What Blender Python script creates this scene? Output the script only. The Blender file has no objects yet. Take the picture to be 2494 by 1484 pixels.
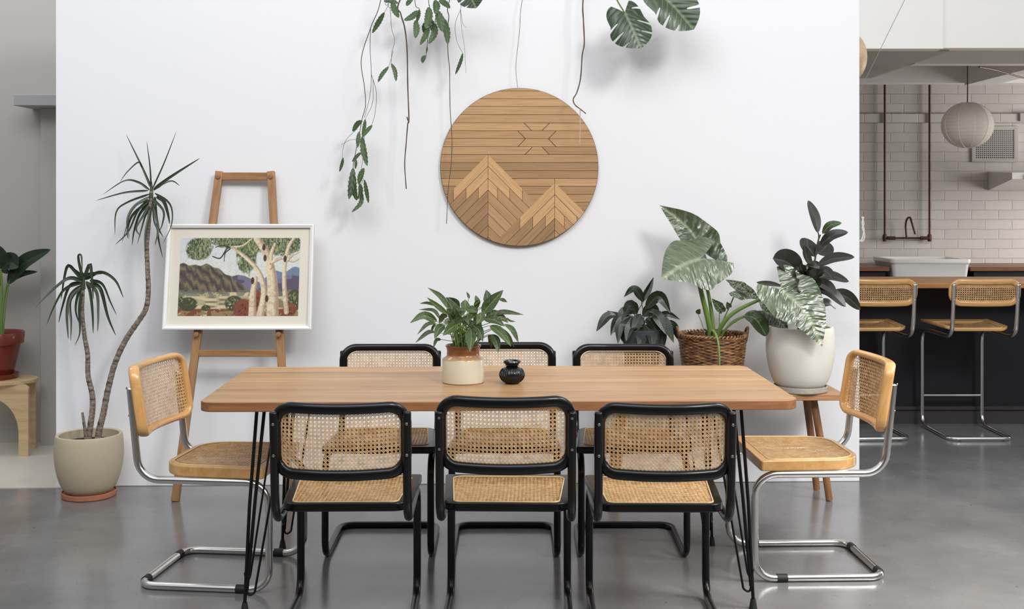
import bpy, math, random
from mathutils import Vector, Matrix
random.seed(7)
R = math.radians
scene = bpy.context.scene
COL = scene.collection

# ------------------------------------------------------------------ camera
F, CX, HY, H = 2800.0, 1247.0, 490.0, 1.45
cam = bpy.data.cameras.new('camera')
cam.sensor_fit = 'HORIZONTAL'; cam.sensor_width = 36.0
cam.lens = F / 2494 * 36.0
cam.shift_y = -(742 - HY) / 2494
cam.clip_start = 0.05; cam.clip_end = 100
camo = bpy.data.objects.new('camera', cam); COL.objects.link(camo)
camo.location = (0, 0, H); camo.rotation_euler = (R(90), 0, 0)
scene.camera = camo

# ------------------------------------------------------------------ light
world = bpy.data.worlds.new('world'); scene.world = world
world.use_nodes = True
bg = world.node_tree.nodes['Background']
bg.inputs[0].default_value = (0.90, 0.94, 1.0, 1); bg.inputs[1].default_value = 0.56

def area(name, loc, target, sx, sy, power, color=(1, 1, 1)):
    l = bpy.data.lights.new(name, 'AREA'); l.shape = 'RECTANGLE'
    l.size = sx; l.size_y = sy; l.energy = power; l.color = color
    o = bpy.data.objects.new(name, l); COL.objects.link(o)
    o.location = loc
    o.rotation_euler = (Vector(target) - Vector(loc)).to_track_quat('-Z', 'Y').to_euler()
    return o
area('window_daylight', (3.9, -1.2, 6.0), (-1.6, 5.9, 0.2), 1.7, 1.5, 225, (1, 0.985, 0.96))
area('skylight_daylight', (-0.9, 0.6, 5.2), (-1.0, 5.8, 1.0), 4.5, 2.2, 130, (0.97, 0.985, 1))
area('kitchen_window_daylight', (6.4, 8.7, 1.5), (2.4, 9.8, 1.2), 1.4, 1.5, 60, (1, 0.97, 0.93))
el = area('east_floor_fill', (4.2, 3.1, 4.0), (2.4, 3.4, 0.0), 1.6, 2.4, 62, (1, 0.985, 0.96))  # added fill lamp, brightens the floor and table end on the right
el.data.spread = R(75)  # narrow beam keeps the fill off the white wall
area('alcove_skylight', (-3.6, 5.9, 4.3), (-3.2, 6.8, 1.6), 1.4, 1.0, 20, (0.96, 0.98, 1))

scene.view_settings.view_transform = 'Standard'
scene.view_settings.look = 'None'
scene.view_settings.gamma = 1.0
scene.view_settings.use_curve_mapping = False
scene.view_settings.exposure = 0.42

# ------------------------------------------------------------------ helpers
def at(px, py, Y):
    """world point at depth Y seen at photo pixel"""
    return Vector(((px - CX) / F * Y, Y, H - (py - HY) / F * Y))
def S(r, g, b):
    def c(v):
        v /= 255.0
        return v / 12.92 if v <= 0.04045 else ((v + 0.055) / 1.055) ** 2.4
    return (c(r), c(g), c(b), 1.0)

class MB:
    def __init__(self):
        self.v = []; self.f = []; self.uv = []; self.tone = []; self.hasuv = False; self.hast = False
    def add(self, verts, faces, uvs=None, tone=None):
        o = len(self.v)
        self.v += [tuple(p) for p in verts]
        self.f += [tuple(i + o for i in f) for f in faces]
        self.uv += list(uvs) if uvs is not None else [(0, 0)] * len(verts)
        if uvs is not None: self.hasuv = True
        self.tone += [tone if tone is not None else 1.0] * len(faces)
        if tone is not None: self.hast = True
        return self
    def build(self, name, mat, parent=None, loc=(0, 0, 0), bevel=0, sharp=40, mods=None):
        me = bpy.data.meshes.new(name)
        me.from_pydata(self.v, [], self.f)
        if self.hasuv:
            l = me.uv_layers.new(name='UVMap')
            for lp in me.loops: l.data[lp.index].uv = self.uv[lp.vertex_index]
        if self.hast:
            a = me.attributes.new('tone', 'FLOAT', 'FACE')
            a.data.foreach_set('value', self.tone)
        me.shade_smooth(); me.set_sharp_from_angle(angle=R(sharp))
        me.materials.append(mat)
        me.validate()
        o = bpy.data.objects.new(name, me); COL.objects.link(o)
        o.location = loc
        if parent: o.parent = parent
        if bevel:
            m = o.modifiers.new('bevel', 'BEVEL'); m.width = bevel; m.segments = 3; m.limit_method = 'ANGLE'; m.angle_limit = R(35)
            m.harden_normals = False
        return o

def box(x0, x1, y0, y1, z0, z1, mb=None):
    mb = mb or MB()
    v = [(x, y, z) for x in (x0, x1) for y in (y0, y1) for z in (z0, z1)]
    f = [(0, 1, 3, 2), (4, 6, 7, 5), (0, 4, 5, 1), (2, 3, 7, 6), (0, 2, 6, 4), (1, 5, 7, 3)]
    return mb.add(v, f)
def bar(a, b, w, t, mb=None, up=(0, 0, 1)):
    """rectangular bar from a to b, w across, t thick along `up`-ish"""
    mb = mb or MB()
    a = Vector(a); b = Vector(b); d = (b - a).normalized()
    s = d.cross(Vector(up)).normalized(); n = s.cross(d).normalized()
    v = []
    for p in (a, b):
        for i, j in ((-1, -1), (1, -1), (1, 1), (-1, 1)):
            v.append(p + s * (i * w / 2) + n * (j * t / 2))
    f = [(0, 3, 2, 1), (4, 5, 6, 7), (0, 1, 5, 4), (1, 2, 6, 5), (2, 3, 7, 6), (3, 0, 4, 7)]
    L = (b - a).length
    return mb.add(v, f, uvs=[(0, 0), (0, w), (0, w + t), (0, t)] + [(L, 0), (L, w), (L, w + t), (L, t)])
def lathe(profile, seg=48, mb=None, c=(0, 0, 0), wob=None):
    mb = mb or MB(); v = []; f = []; n = len(profile)
    for i in range(seg):
        a = 2 * math.pi * i / seg
        for (r, z) in profile:
            v.append((c[0] + r * math.cos(a), c[1] + r * math.sin(a), c[2] + z))
    for i in range(seg):
        j = (i + 1) % seg
        for k in range(n - 1):
            f.append((i * n + k, j * n + k, j * n + k + 1, i * n + k + 1))
    if profile[0][0] > 1e-6: f.append(tuple(reversed([i * n for i in range(seg)])))
    if profile[-1][0] > 1e-6: f.append(tuple(i * n + n - 1 for i in range(seg)))
    return mb.add(v, f)
def catmull(pts, n=8):
    pts = [Vector(p) for p in pts]
    if len(pts) == 2: pts = [pts[0], (pts[0] + pts[1]) / 2, pts[1]]
    out = []
    P = [pts[0] * 2 - pts[1]] + pts + [pts[-1] * 2 - pts[-2]]
    for i in range(1, len(P) - 2):
        p0, p1, p2, p3 = P[i - 1], P[i], P[i + 1], P[i + 2]
        for k in range(n):
            t = k / n
            out.append(0.5 * ((2 * p1) + (p2 - p0) * t + (2 * p0 - 5 * p1 + 4 * p2 - p3) * t * t + (3 * p1 - p0 - 3 * p2 + p3) * t ** 3))
    out.append(pts[-1].copy())
    return out
def fillet(pts, rad, n=8):
    """polyline with rounded corners"""
    pts = [Vector(p) for p in pts]; out = [pts[0]]
    for i in range(1, len(pts) - 1):
        p, a, b = pts[i], pts[i - 1], pts[i + 1]
        r = rad[i - 1] if isinstance(rad, (list, tuple)) else rad
        u = (a - p).normalized(); w = (b - p).normalized()
        ang = u.angle(w)
        d = r / math.tan(ang / 2)
        d = min(d, (a - p).length * 0.49, (b - p).length * 0.49)
        rr = d * math.tan(ang / 2)
        cen = p + (u + w).normalized() * (rr / math.sin(ang / 2))
        s = p + u * d - cen; e = p + w * d - cen
        tot = s.angle(e)
        for k in range(n + 1):
            t = k / n
            out.append(cen + (s * math.sin((1 - t) * tot) + e * math.sin(t * tot)) / math.sin(tot))
    out.append(pts[-1]); return out
def tube(path, r, seg=12, mb=None, closed=False, ell=None):
    """sweep; r number or function(t); ell=(a,b) scale of the section along frame axes"""
    mb = mb or MB(); path = [Vector(p) for p in path]; n = len(path)
    v = []; f = []; uv = []
    t0 = (path[1] - path[0]).normalized()
    ref = Vector((0, 0, 1)) if abs(t0.z) < 0.9 else Vector((1, 0, 0))
    nrm = (ref - t0 * ref.dot(t0)).normalized()
    L = 0
    for i, p in enumerate(path):
        a = path[i - 1] if i > 0 else (path[-1] if closed else p)
        b = path[(i + 1) % n] if (i < n - 1 or closed) else p
        t = (b - a).normalized() if (b - a).length > 1e-9 else t0
        nrm = (nrm - t * nrm.dot(t)).normalized()
        bn = t.cross(nrm)
        rr = r(i / (n - 1)) if callable(r) else r
        if i: L += (p - path[i - 1]).length
        for k in range(seg):
            an = 2 * math.pi * k / seg
            ea, eb = ell if ell else (1, 1)
            v.append(p + nrm * (math.cos(an) * rr * ea) + bn * (math.sin(an) * rr * eb))
            uv.append((L, k / seg * 0.08))
    m = n if closed else n - 1
    for i in range(m):
        j = (i + 1) % n
        for k in range(seg):
            l = (k + 1) % seg
            f.append((i * seg + k, i * seg + l, j * seg + l, j * seg + k))
    if not closed:
        f.append(tuple(reversed(range(seg)))); f.append(tuple(range((n - 1) * seg, n * seg)))
    return mb.add(v, f, uv)
def ring_sweep(loop, ax_n, r_in, r_out, seg=12, mb=None, power=2.0):
    """closed loop of points with per-point normals; section: r_in in the loop plane, r_out along normal"""
    mb = mb or MB(); n = len(loop); v = []; f = []; uv = []; L = 0
    for i, p in enumerate(loop):
        a, b = loop[i - 1], loop[(i + 1) % n]
        t = (b - a).normalized(); nn = ax_n[i].normalized(); nn = (nn - t * nn.dot(t)).normalized()
        s = t.cross(nn)
        if i: L += (p - loop[i - 1]).length
        for k in range(seg):
            an = 2 * math.pi * k / seg
            c, d = math.cos(an), math.sin(an)
            c = math.copysign(abs(c) ** (2 / power), c); d = math.copysign(abs(d) ** (2 / power), d)
            v.append(p + s * (c * r_in) + nn * (d * r_out)); uv.append((L, k / seg * 0.1))
    for i in range(n):
        j = (i + 1) % n
        for k in range(seg):
            l = (k + 1) % seg
            f.append((i * seg + k, i * seg + l, j * seg + l, j * seg + k))
    return mb.add(v, f, uv)
def prism(poly, z0, z1, mb=None, axis='z', uvf=None, tone=None):
    """poly list of 2D points; extruded"""
    mb = mb or MB(); n = len(poly)
    def P(a, b, c):
        return (a, b, c) if axis == 'z' else (a, c, b) if axis == 'y' else (c, a, b)
    v = [P(x, y, z0) for x, y in poly] + [P(x, y, z1) for x, y in poly]
    f = [tuple(reversed(range(n))), tuple(range(n, 2 * n))] + [(i, (i + 1) % n, n + (i + 1) % n, n + i) for i in range(n)]
    uv = [uvf(x, y) for x, y in poly] * 2 if uvf else None
    return mb.add(v, f, uv, tone)
def rrect(x0, x1, y0, y1, r, n=6):
    out = []
    rr = r if isinstance(r, (list, tuple)) else [r] * 4
    for (cx, cy, a0, q) in ((x1, y1, 0, 0), (x0, y1, 90, 1), (x0, y0, 180, 2), (x1, y0, 270, 3)):
        r_ = rr[q]
        sx = cx - r_ if cx == x1 else cx + r_; sy = cy - r_ if cy == y1 else cy + r_
        for k in range(n + 1):
            a = R(a0 + 90 * k / n); out.append((sx + r_ * math.cos(a), sy + r_ * math.sin(a)))
    return out

def empty(name, label, cat, loc=(0, 0, 0), rz=0, group=None):
    o = bpy.data.objects.new(name, None); COL.objects.link(o)
    o.location = loc; o.rotation_euler = (0, 0, rz); o.empty_display_size = 0.1
    o['label'] = label; o['category'] = cat
    if group: o['group'] = group
    return o
def tag(o, label, cat, group=None):
    o['label'] = label; o['category'] = cat
    if group: o['group'] = group
    return o
def struct(o): o['kind'] = 'structure'; return o
def copy_tree(o, parent=None):
    c = o.copy(); COL.objects.link(c); c.parent = parent
    for ch in [x for x in KIDS[o.name]] if o.name in KIDS else list(o.children): copy_tree(ch, c)
    return c
KIDS = {}

# ------------------------------------------------------------------ materials
def newmat(name):
    m = bpy.data.materials.new(name); m.use_nodes = True
    nt = m.node_tree; b = nt.nodes['Principled BSDF']
    return m, nt, b
def nd(nt, t, **kw):
    n = nt.nodes.new(t)
    for k, v in kw.items():
        if k.startswith('i_'): n.inputs[k[2:].replace('_', ' ')].default_value = v
        else: setattr(n, k, v)
    return n
def plain(name, col, rough=0.5, metal=0.0, coat=0.0, spec=0.5, bump=0, bscale=60, vary=0.0, vscale=6):
    m, nt, b = newmat(name)
    b.inputs['Base Color'].default_value = col; b.inputs['Roughness'].default_value = rough
    b.inputs['Metallic'].default_value = metal; b.inputs['Coat Weight'].default_value = coat
    b.inputs['Specular IOR Level'].default_value = spec
    tc = nd(nt, 'ShaderNodeTexCoord')
    if vary:
        n = nd(nt, 'ShaderNodeTexNoise'); n.inputs['Scale'].default_value = vscale; n.inputs['Detail'].default_value = 5
        nt.links.new(tc.outputs['Object'], n.inputs['Vector'])
        mx = nd(nt, 'ShaderNodeMix', data_type='RGBA'); mx.inputs[6].default_value = tuple(c * (1 - vary) for c in col[:3]) + (1,)
        mx.inputs[7].default_value = tuple(min(1, c * (1 + vary)) for c in col[:3]) + (1,)
        nt.links.new(n.outputs['Fac'], mx.inputs[0]); nt.links.new(mx.outputs[2], b.inputs['Base Color'])
    if bump:
        n = nd(nt, 'ShaderNodeTexNoise'); n.inputs['Scale'].default_value = bscale; n.inputs['Detail'].default_value = 4
        nt.links.new(tc.outputs['Object'], n.inputs['Vector'])
        bp = nd(nt, 'ShaderNodeBump'); bp.inputs['Strength'].default_value = bump; bp.inputs['Distance'].default_value = 0.01
        nt.links.new(n.outputs['Fac'], bp.inputs['Height']); nt.links.new(bp.outputs['Normal'], b.inputs['Normal'])
    return m
def wood(name, c1, c2, scale=(2, 40, 40), rough=0.45, coat=0.0, coord='Object', tone=False, knots=False):
    """grain runs along the first axis of the chosen coordinates"""
    m, nt, b = newmat(name)
    b.inputs['Roughness'].default_value = rough; b.inputs['Coat Weight'].default_value = coat
    b.inputs['Coat Roughness'].default_value = 0.15
    tc = nd(nt, 'ShaderNodeTexCoord'); mp = nd(nt, 'ShaderNodeMapping'); mp.inputs['Scale'].default_value = scale
    nt.links.new(tc.outputs[coord], mp.inputs['Vector'])
    n = nd(nt, 'ShaderNodeTexNoise'); n.inputs['Scale'].default_value = 1; n.inputs['Detail'].default_value = 8; n.inputs['Roughness'].default_value = 0.65; n.inputs['Distortion'].default_value = 0.4
    nt.links.new(mp.outputs[0], n.inputs['Vector'])
    cr = nd(nt, 'ShaderNodeValToRGB'); e = cr.color_ramp.elements
    e[0].position = 0.32; e[0].color = c2; e[1].position = 0.62; e[1].color = c1
    nt.links.new(n.outputs['Fac'], cr.inputs[0]); out = cr.outputs[0]
    if tone:
        at_ = nd(nt, 'ShaderNodeAttribute', attribute_name='tone')
        mx = nd(nt, 'ShaderNodeMix', data_type='RGBA', blend_type='MULTIPLY'); mx.inputs[0].default_value = 1
        nt.links.new(out, mx.inputs[6]); nt.links.new(at_.outputs['Fac'], mx.inputs[7]); out = mx.outputs[2]
    nt.links.new(out, b.inputs['Base Color'])
    bp = nd(nt, 'ShaderNodeBump'); bp.inputs['Strength'].default_value = 0.15; bp.inputs['Distance'].default_value = 0.002
    nt.links.new(n.outputs['Fac'], bp.inputs['Height']); nt.links.new(bp.outputs['Normal'], b.inputs['Normal'])
    return m
def leafmat(name, c1, c2, mid, rough=0.35, vein=14, veinstr=0.25, sheen=0.0, bd=0.0009, crinkle=0.0, cs=(7, 26, 1), cdet=4, coat=0.5):
    m, nt, b = newmat(name); L = nt.links.new
    uv = nd(nt, 'ShaderNodeUVMap'); sp = nd(nt, 'ShaderNodeSeparateXYZ'); L(uv.outputs[0], sp.inputs[0])
    au = nd(nt, 'ShaderNodeMath', operation='ABSOLUTE'); L(sp.outputs[0], au.inputs[0])
    # veins: sin((v - 0.35|u|)*freq)
    k = nd(nt, 'ShaderNodeMath', operation='MULTIPLY_ADD'); k.inputs[1].default_value = -0.22; L(au.outputs[0], k.inputs[0]); L(sp.outputs[1], k.inputs[2])
    fr = nd(nt, 'ShaderNodeMath', operation='MULTIPLY'); fr.inputs[1].default_value = vein * 6.283; L(k.outputs[0], fr.inputs[0])
    sn = nd(nt, 'ShaderNodeMath', operation='SINE'); L(fr.outputs[0], sn.inputs[0])
    vm = nd(nt, 'ShaderNodeMapRange'); vm.inputs[1].default_value = 0.55; vm.inputs[2].default_value = 1.0; L(sn.outputs[0], vm.inputs[0])
    mr = nd(nt, 'ShaderNodeMapRange'); mr.inputs[1].default_value = 0.09; mr.inputs[2].default_value = 0.02; L(au.outputs[0], mr.inputs[0])
    oi = nd(nt, 'ShaderNodeObjectInfo')
    tc = nd(nt, 'ShaderNodeTexCoord'); nz = nd(nt, 'ShaderNodeTexNoise'); nz.inputs['Scale'].default_value = 18; nz.inputs['Detail'].default_value = 3; L(tc.outputs['Object'], nz.inputs['Vector'])
    fa = nd(nt, 'ShaderNodeMath', operation='MULTIPLY_ADD'); fa.inputs[1].default_value = 0.5; L(oi.outputs['Random'], fa.inputs[0])
    nh = nd(nt, 'ShaderNodeMath', operation='MULTIPLY_ADD'); nh.inputs[1].default_value = 0.9; nh.inputs[2].default_value = -0.15; L(nz.outputs['Fac'], nh.inputs[0]); L(nh.outputs[0], fa.inputs[2])
    m1 = nd(nt, 'ShaderNodeMix', data_type='RGBA'); m1.clamp_factor = True; m1.inputs[6].default_value = c1; m1.inputs[7].default_value = c2; L(fa.outputs[0], m1.inputs[0])
    vs = nd(nt, 'ShaderNodeMath', operation='MULTIPLY'); vs.inputs[1].default_value = veinstr; L(vm.outputs[0], vs.inputs[0])
    m2 = nd(nt, 'ShaderNodeMix', data_type='RGBA'); m2.inputs[7].default_value = mid; L(m1.outputs[2], m2.inputs[6]); L(vs.outputs[0], m2.inputs[0])
    mf = nd(nt, 'ShaderNodeMath', operation='MULTIPLY'); mf.inputs[1].default_value = 0.6; L(mr.outputs[0], mf.inputs[0])
    m3 = nd(nt, 'ShaderNodeMix', data_type='RGBA'); m3.inputs[7].default_value = mid; L(m2.outputs[2], m3.inputs[6]); L(mf.outputs[0], m3.inputs[0])
    L(m3.outputs[2], b.inputs['Base Color'])
    b.inputs['Roughness'].default_value = rough
    b.inputs['Specular IOR Level'].default_value = 0.5 + sheen
    bp = nd(nt, 'ShaderNodeBump'); bp.inputs['Strength'].default_value = 0.5; bp.inputs['Distance'].default_value = bd
    L(sn.outputs[0], bp.inputs['Height']); L(bp.outputs['Normal'], b.inputs['Normal'])
    if crinkle:
        cb = nd(nt, 'ShaderNodeCombineXYZ'); L(sp.outputs[0], cb.inputs[0]); L(k.outputs[0], cb.inputs[1]); L(oi.outputs['Random'], cb.inputs[2])
        mp = nd(nt, 'ShaderNodeMapping'); mp.inputs['Scale'].default_value = cs; L(cb.outputs[0], mp.inputs['Vector'])
        cn = nd(nt, 'ShaderNodeTexNoise'); cn.inputs['Scale'].default_value = 1; cn.inputs['Detail'].default_value = cdet; cn.inputs['Distortion'].default_value = 0.3; L(mp.outputs[0], cn.inputs['Vector'])
        b2 = nd(nt, 'ShaderNodeBump'); b2.inputs['Strength'].default_value = 0.9; b2.inputs['Distance'].default_value = crinkle
        L(cn.outputs['Fac'], b2.inputs['Height']); L(bp.outputs['Normal'], b2.inputs['Normal']); L(b2.outputs['Normal'], b.inputs['Normal'])
        rr = nd(nt, 'ShaderNodeMapRange'); rr.inputs[1].default_value = 0.35; rr.inputs[2].default_value = 0.65; rr.inputs[3].default_value = rough * 0.7; rr.inputs[4].default_value = rough * 1.7
        L(nz.outputs['Fac'], rr.inputs[0]); L(rr.outputs[0], b.inputs['Roughness'])
        b.inputs['Coat Weight'].default_value = coat; b.inputs['Coat Roughness'].default_value = 0.2; L(b2.outputs['Normal'], b.inputs['Coat Normal'])
    tr = nd(nt, 'ShaderNodeBsdfTranslucent'); L(m3.outputs[2], tr.inputs['Color'])
    ms = nd(nt, 'ShaderNodeMixShader'); ms.inputs[0].default_value = 0.15
    o = nt.nodes['Material Output']; L(b.outputs[0], ms.inputs[1]); L(tr.outputs[0], ms.inputs[2]); L(ms.outputs[0], o.inputs['Surface'])
    return m

M = {}
M['wall'] = plain('white_wall_paint', S(240, 240, 242), 0.6, bump=0.05, bscale=25, vary=0.012, vscale=2)
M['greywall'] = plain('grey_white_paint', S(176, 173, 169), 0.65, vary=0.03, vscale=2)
M['rearbrick'] = plain('dark_rear_wall', S(96, 92, 90), 0.8, vary=0.1, vscale=3)
M['ledge'] = plain('grey_ledge_paint', S(160, 157, 158), 0.6, vary=0.03)
M['whitebeam'] = plain('white_beam_paint', S(236, 234, 230), 0.6, vary=0.02)
M['black'] = plain('black_lacquer', S(13, 12, 12), 0.28, spec=0.3, coat=0.12)
M['blackmetal'] = plain('black_painted_steel', S(13, 13, 14), 0.4, spec=0.3)
M['chrome'] = plain('brushed_chrome', S(222, 220, 216), 0.22, metal=1.0)
M['rubber'] = plain('black_rubber_tape', S(26, 25, 25), 0.6)
M['screw'] = plain('steel_screw', S(170, 168, 165), 0.3, metal=1.0)
M['beech'] = wood('honey_beech', S(216, 168, 108), S(196, 144, 84), (3, 30, 30), 0.3, 0.4)
M['beechuv'] = wood('honey_beech_bent', S(216, 168, 108), S(196, 144, 84), (8, 60, 1), 0.3, 0.4, coord='UV')
M['easel'] = wood('oiled_easel_timber', S(176, 132, 90), S(138, 97, 62), (5, 55, 1), 0.5, coord='UV')
M['bench'] = wood('warm_bench_timber', S(184, 138, 94), S(142, 98, 62), (3, 40, 40), 0.45)
M['benchleg'] = wood('bench_leg_timber', S(150, 104, 68), S(116, 76, 48), (40, 40, 3), 0.45)
M['disk'] = wood('oak_timber_slats', S(200, 160, 114), S(172, 131, 88), (4, 170, 1), 0.55, coord='UV', tone=True)
M['diskgroove'] = plain('dark_groove', S(60, 36, 24), 0.8)
M['diskedge'] = wood('disk_edge', S(70, 52, 40), S(52, 38, 30), (20, 20, 20), 0.6)
M['ply'] = wood('pale_plywood', S(214, 186, 148), S(190, 158, 118), (3, 30, 30), 0.5)
M['counter'] = wood('counter_timber', S(190, 140, 92), S(150, 102, 62), (3, 40, 40), 0.4)
M['darkcounter'] = wood('dark_counter_timber', S(140, 92, 60), S(100, 62, 40), (3, 40, 40), 0.4)
M['darkpanel'] = plain('charcoal_panel', S(36, 34, 38), 0.5, spec=0.25, vary=0.1, vscale=3)
M['kick'] = plain('charcoal_kick', S(56, 53, 52), 0.5, vary=0.1, vscale=5)
M['porcelain'] = plain('white_porcelain', S(225, 223, 220), 0.15, coat=0.3)
M['copper'] = plain('aged_copper', S(84, 54, 42), 0.45, metal=0.5, vary=0.25, vscale=25)
M['concretepot'] = plain('beige_ceramic_pot', S(184, 172, 146), 0.7, bump=0.06, bscale=40, vary=0.07, vscale=7)
M['whitepot'] = plain('chalk_white_pot', S(228, 224, 212), 0.6, bump=0.08, bscale=14, vary=0.03, vscale=7)
M['saucergrey'] = plain('grey_stone_saucer', S(170, 162, 148), 0.7, bump=0.2, bscale=80, vary=0.12, vscale=30)
M['terra'] = plain('terracotta', S(176, 112, 86), 0.75, vary=0.12, vscale=25)
M['redterra'] = plain('red_glazed_terracotta', S(118, 42, 28), 0.3, coat=0.3, vary=0.08)
M['soil'] = plain('potting_soil', S(40, 30, 24), 0.95, bump=0.8, bscale=90, vary=0.3, vscale=80)
M['darkpot'] = plain('slate_pot', S(58, 62, 68), 0.5)
M['vase'] = plain('black_vase_glaze', S(13, 13, 14), 0.25)
M['stemgreen'] = plain('green_stem', S(104, 130, 62), 0.45, vary=0.15, vscale=12)
M['stemdark'] = plain('dark_stem', S(70, 62, 44), 0.6)
M['root'] = plain('aerial_root', S(96, 78, 66), 0.8, bump=0.4, bscale=200, vary=0.3, vscale=30)
M['drystick'] = plain('dry_root', S(198, 182, 160), 0.8, vary=0.2, vscale=60)
M['whiteframe'] = plain('white_frame_paint', S(240, 240, 238), 0.4)
M['mat'] = plain('cream_mount_board', S(226, 220, 204), 0.8, vary=0.02)
M['wire'] = plain('thin_wire', S(120, 116, 112), 0.4)
M['rope'] = plain('white_cord', S(225, 222, 216), 0.8)
M['paper'] = None

def m_cane():
    m, nt, b = newmat('woven_cane'); L = nt.links.new
    tc = nd(nt, 'ShaderNodeTexCoord'); n = nd(nt, 'ShaderNodeTexNoise'); n.inputs['Scale'].default_value = 45; n.inputs['Detail'].default_value = 4
    L(tc.outputs['Object'], n.inputs['Vector'])
    cr = nd(nt, 'ShaderNodeValToRGB'); e = cr.color_ramp.elements
    e[0].position = 0.3; e[0].color = S(196, 150, 98); e[1].position = 0.7; e[1].color = S(234, 197, 146)
    L(n.outputs['Fac'], cr.inputs[0]); L(cr.outputs[0], b.inputs['Base Color'])
    b.inputs['Roughness'].default_value = 0.38
    return m
M['cane'] = m_cane()
def m_cane_bead():
    return plain('cane_bead', S(232, 204, 152), 0.4)
M['bead'] = m_cane_bead()

def m_floor():
    m, nt, b = newmat('polished_concrete'); L = nt.links.new
    tc = nd(nt, 'ShaderNodeTexCoord')
    n1 = nd(nt, 'ShaderNodeTexNoise'); n1.inputs['Scale'].default_value = 1.3; n1.inputs['Detail'].default_value = 8; n1.inputs['Roughness'].default_value = 0.62
    n2 = nd(nt, 'ShaderNodeTexNoise'); n2.inputs['Scale'].default_value = 14; n2.inputs['Detail'].default_value = 6; n2.inputs['Roughness'].default_value = 0.7
    n3 = nd(nt, 'ShaderNodeTexNoise'); n3.inputs['Scale'].default_value = 55; n3.inputs['Detail'].default_value = 3
    for n in (n1, n2, n3): L(tc.outputs['Object'], n.inputs['Vector'])
    cr = nd(nt, 'ShaderNodeValToRGB'); e = cr.color_ramp.elements
    e[0].position = 0.3; e[0].color = S(94, 93, 94); e[1].position = 0.72; e[1].color = S(132, 131, 130)
    L(n1.outputs['Fac'], cr.inputs[0])
    c2 = nd(nt, 'ShaderNodeValToRGB'); e = c2.color_ramp.elements
    e[0].position = 0.25; e[0].color = (0.93, 0.93, 0.93, 1); e[1].position = 0.7; e[1].color = (1.03, 1.03, 1.03, 1)
    L(n2.outputs['Fac'], c2.inputs[0])
    mx = nd(nt, 'ShaderNodeMix', data_type='RGBA', blend_type='MULTIPLY'); mx.inputs[0].default_value = 1
    L(cr.outputs[0], mx.inputs[6]); L(c2.outputs[0], mx.inputs[7])
    c3 = nd(nt, 'ShaderNodeValToRGB'); e = c3.color_ramp.elements
    e[0].position = 0.26; e[0].color = (0.35, 0.33, 0.3, 1); e[1].position = 0.31; e[1].color = (1, 1, 1, 1)
    L(n3.outputs['Fac'], c3.inputs[0])
    m2 = nd(nt, 'ShaderNodeMix', data_type='RGBA', blend_type='MULTIPLY'); m2.inputs[0].default_value = 0.8
    L(mx.outputs[2], m2.inputs[6]); L(c3.outputs[0], m2.inputs[7]); L(m2.outputs[2], b.inputs['Base Color'])
    mr = nd(nt, 'ShaderNodeMapRange'); mr.inputs[3].default_value = 0.10; mr.inputs[4].default_value = 0.27
    L(n2.outputs['Fac'], mr.inputs[0]); L(mr.outputs[0], b.inputs['Roughness'])
    b.inputs['Specular IOR Level'].default_value = 0.75
    bp = nd(nt, 'ShaderNodeBump'); bp.inputs['Strength'].default_value = 0.05; bp.inputs['Distance'].default_value = 0.003
    L(n2.outputs['Fac'], bp.inputs['Height']); L(bp.outputs['Normal'], b.inputs['Normal'])
    return m
M['floor'] = m_floor()
M['beigefloor'] = plain('beige_painted_floor', S(196, 190, 178), 0.5, vary=0.08, vscale=5)

def m_brick():
    m, nt, b = newmat('white_painted_brick'); L = nt.links.new
    tc = nd(nt, 'ShaderNodeTexCoord'); sp = nd(nt, 'ShaderNodeSeparateXYZ'); L(tc.outputs['Object'], sp.inputs[0])
    cb = nd(nt, 'ShaderNodeCombineXYZ'); L(sp.outputs[0], cb.inputs[0]); L(sp.outputs[2], cb.inputs[1])
    nz = nd(nt, 'ShaderNodeTexNoise'); nz.inputs['Scale'].default_value = 9; L(tc.outputs['Object'], nz.inputs['Vector'])
    va = nd(nt, 'ShaderNodeVectorMath', operation='SCALE'); va.inputs['Scale'].default_value = 0.012; L(nz.outputs['Color'], va.inputs[0])
    vb = nd(nt, 'ShaderNodeVectorMath', operation='ADD'); L(cb.outputs[0], vb.inputs[0]); L(va.outputs[0], vb.inputs[1])
    br = nd(nt, 'ShaderNodeTexBrick'); br.inputs['Scale'].default_value = 1; br.inputs['Brick Width'].default_value = 0.24; br.inputs['Row Height'].default_value = 0.086
    br.inputs['Mortar Size'].default_value = 0.006; br.inputs['Mortar Smooth'].default_value = 0.6
    br.inputs['Color1'].default_value = S(196, 191, 185); br.inputs['Color2'].default_value = S(188, 183, 177); br.inputs['Mortar'].default_value = S(178, 172, 166)
    L(vb.outputs[0], br.inputs['Vector']); L(br.outputs['Color'], b.inputs['Base Color'])
    b.inputs['Roughness'].default_value = 0.55
    n2 = nd(nt, 'ShaderNodeTexNoise'); n2.inputs['Scale'].default_value = 30; n2.inputs['Detail'].default_value = 5; L(tc.outputs['Object'], n2.inputs['Vector'])
    ad = nd(nt, 'ShaderNodeMath', operation='MULTIPLY_ADD'); ad.inputs[1].default_value = -1.0; L(br.outputs['Fac'], ad.inputs[0])
    n3 = nd(nt, 'ShaderNodeMath', operation='MULTIPLY'); n3.inputs[1].default_value = 0.5; L(n2.outputs['Fac'], n3.inputs[0]); L(n3.outputs[0], ad.inputs[2])
    bp = nd(nt, 'ShaderNodeBump'); bp.inputs['Strength'].default_value = 0.45; bp.inputs['Distance'].default_value = 0.005
    L(ad.outputs[0], bp.inputs['Height']); L(bp.outputs['Normal'], b.inputs['Normal'])
    return m
M['brick'] = m_brick()

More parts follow.
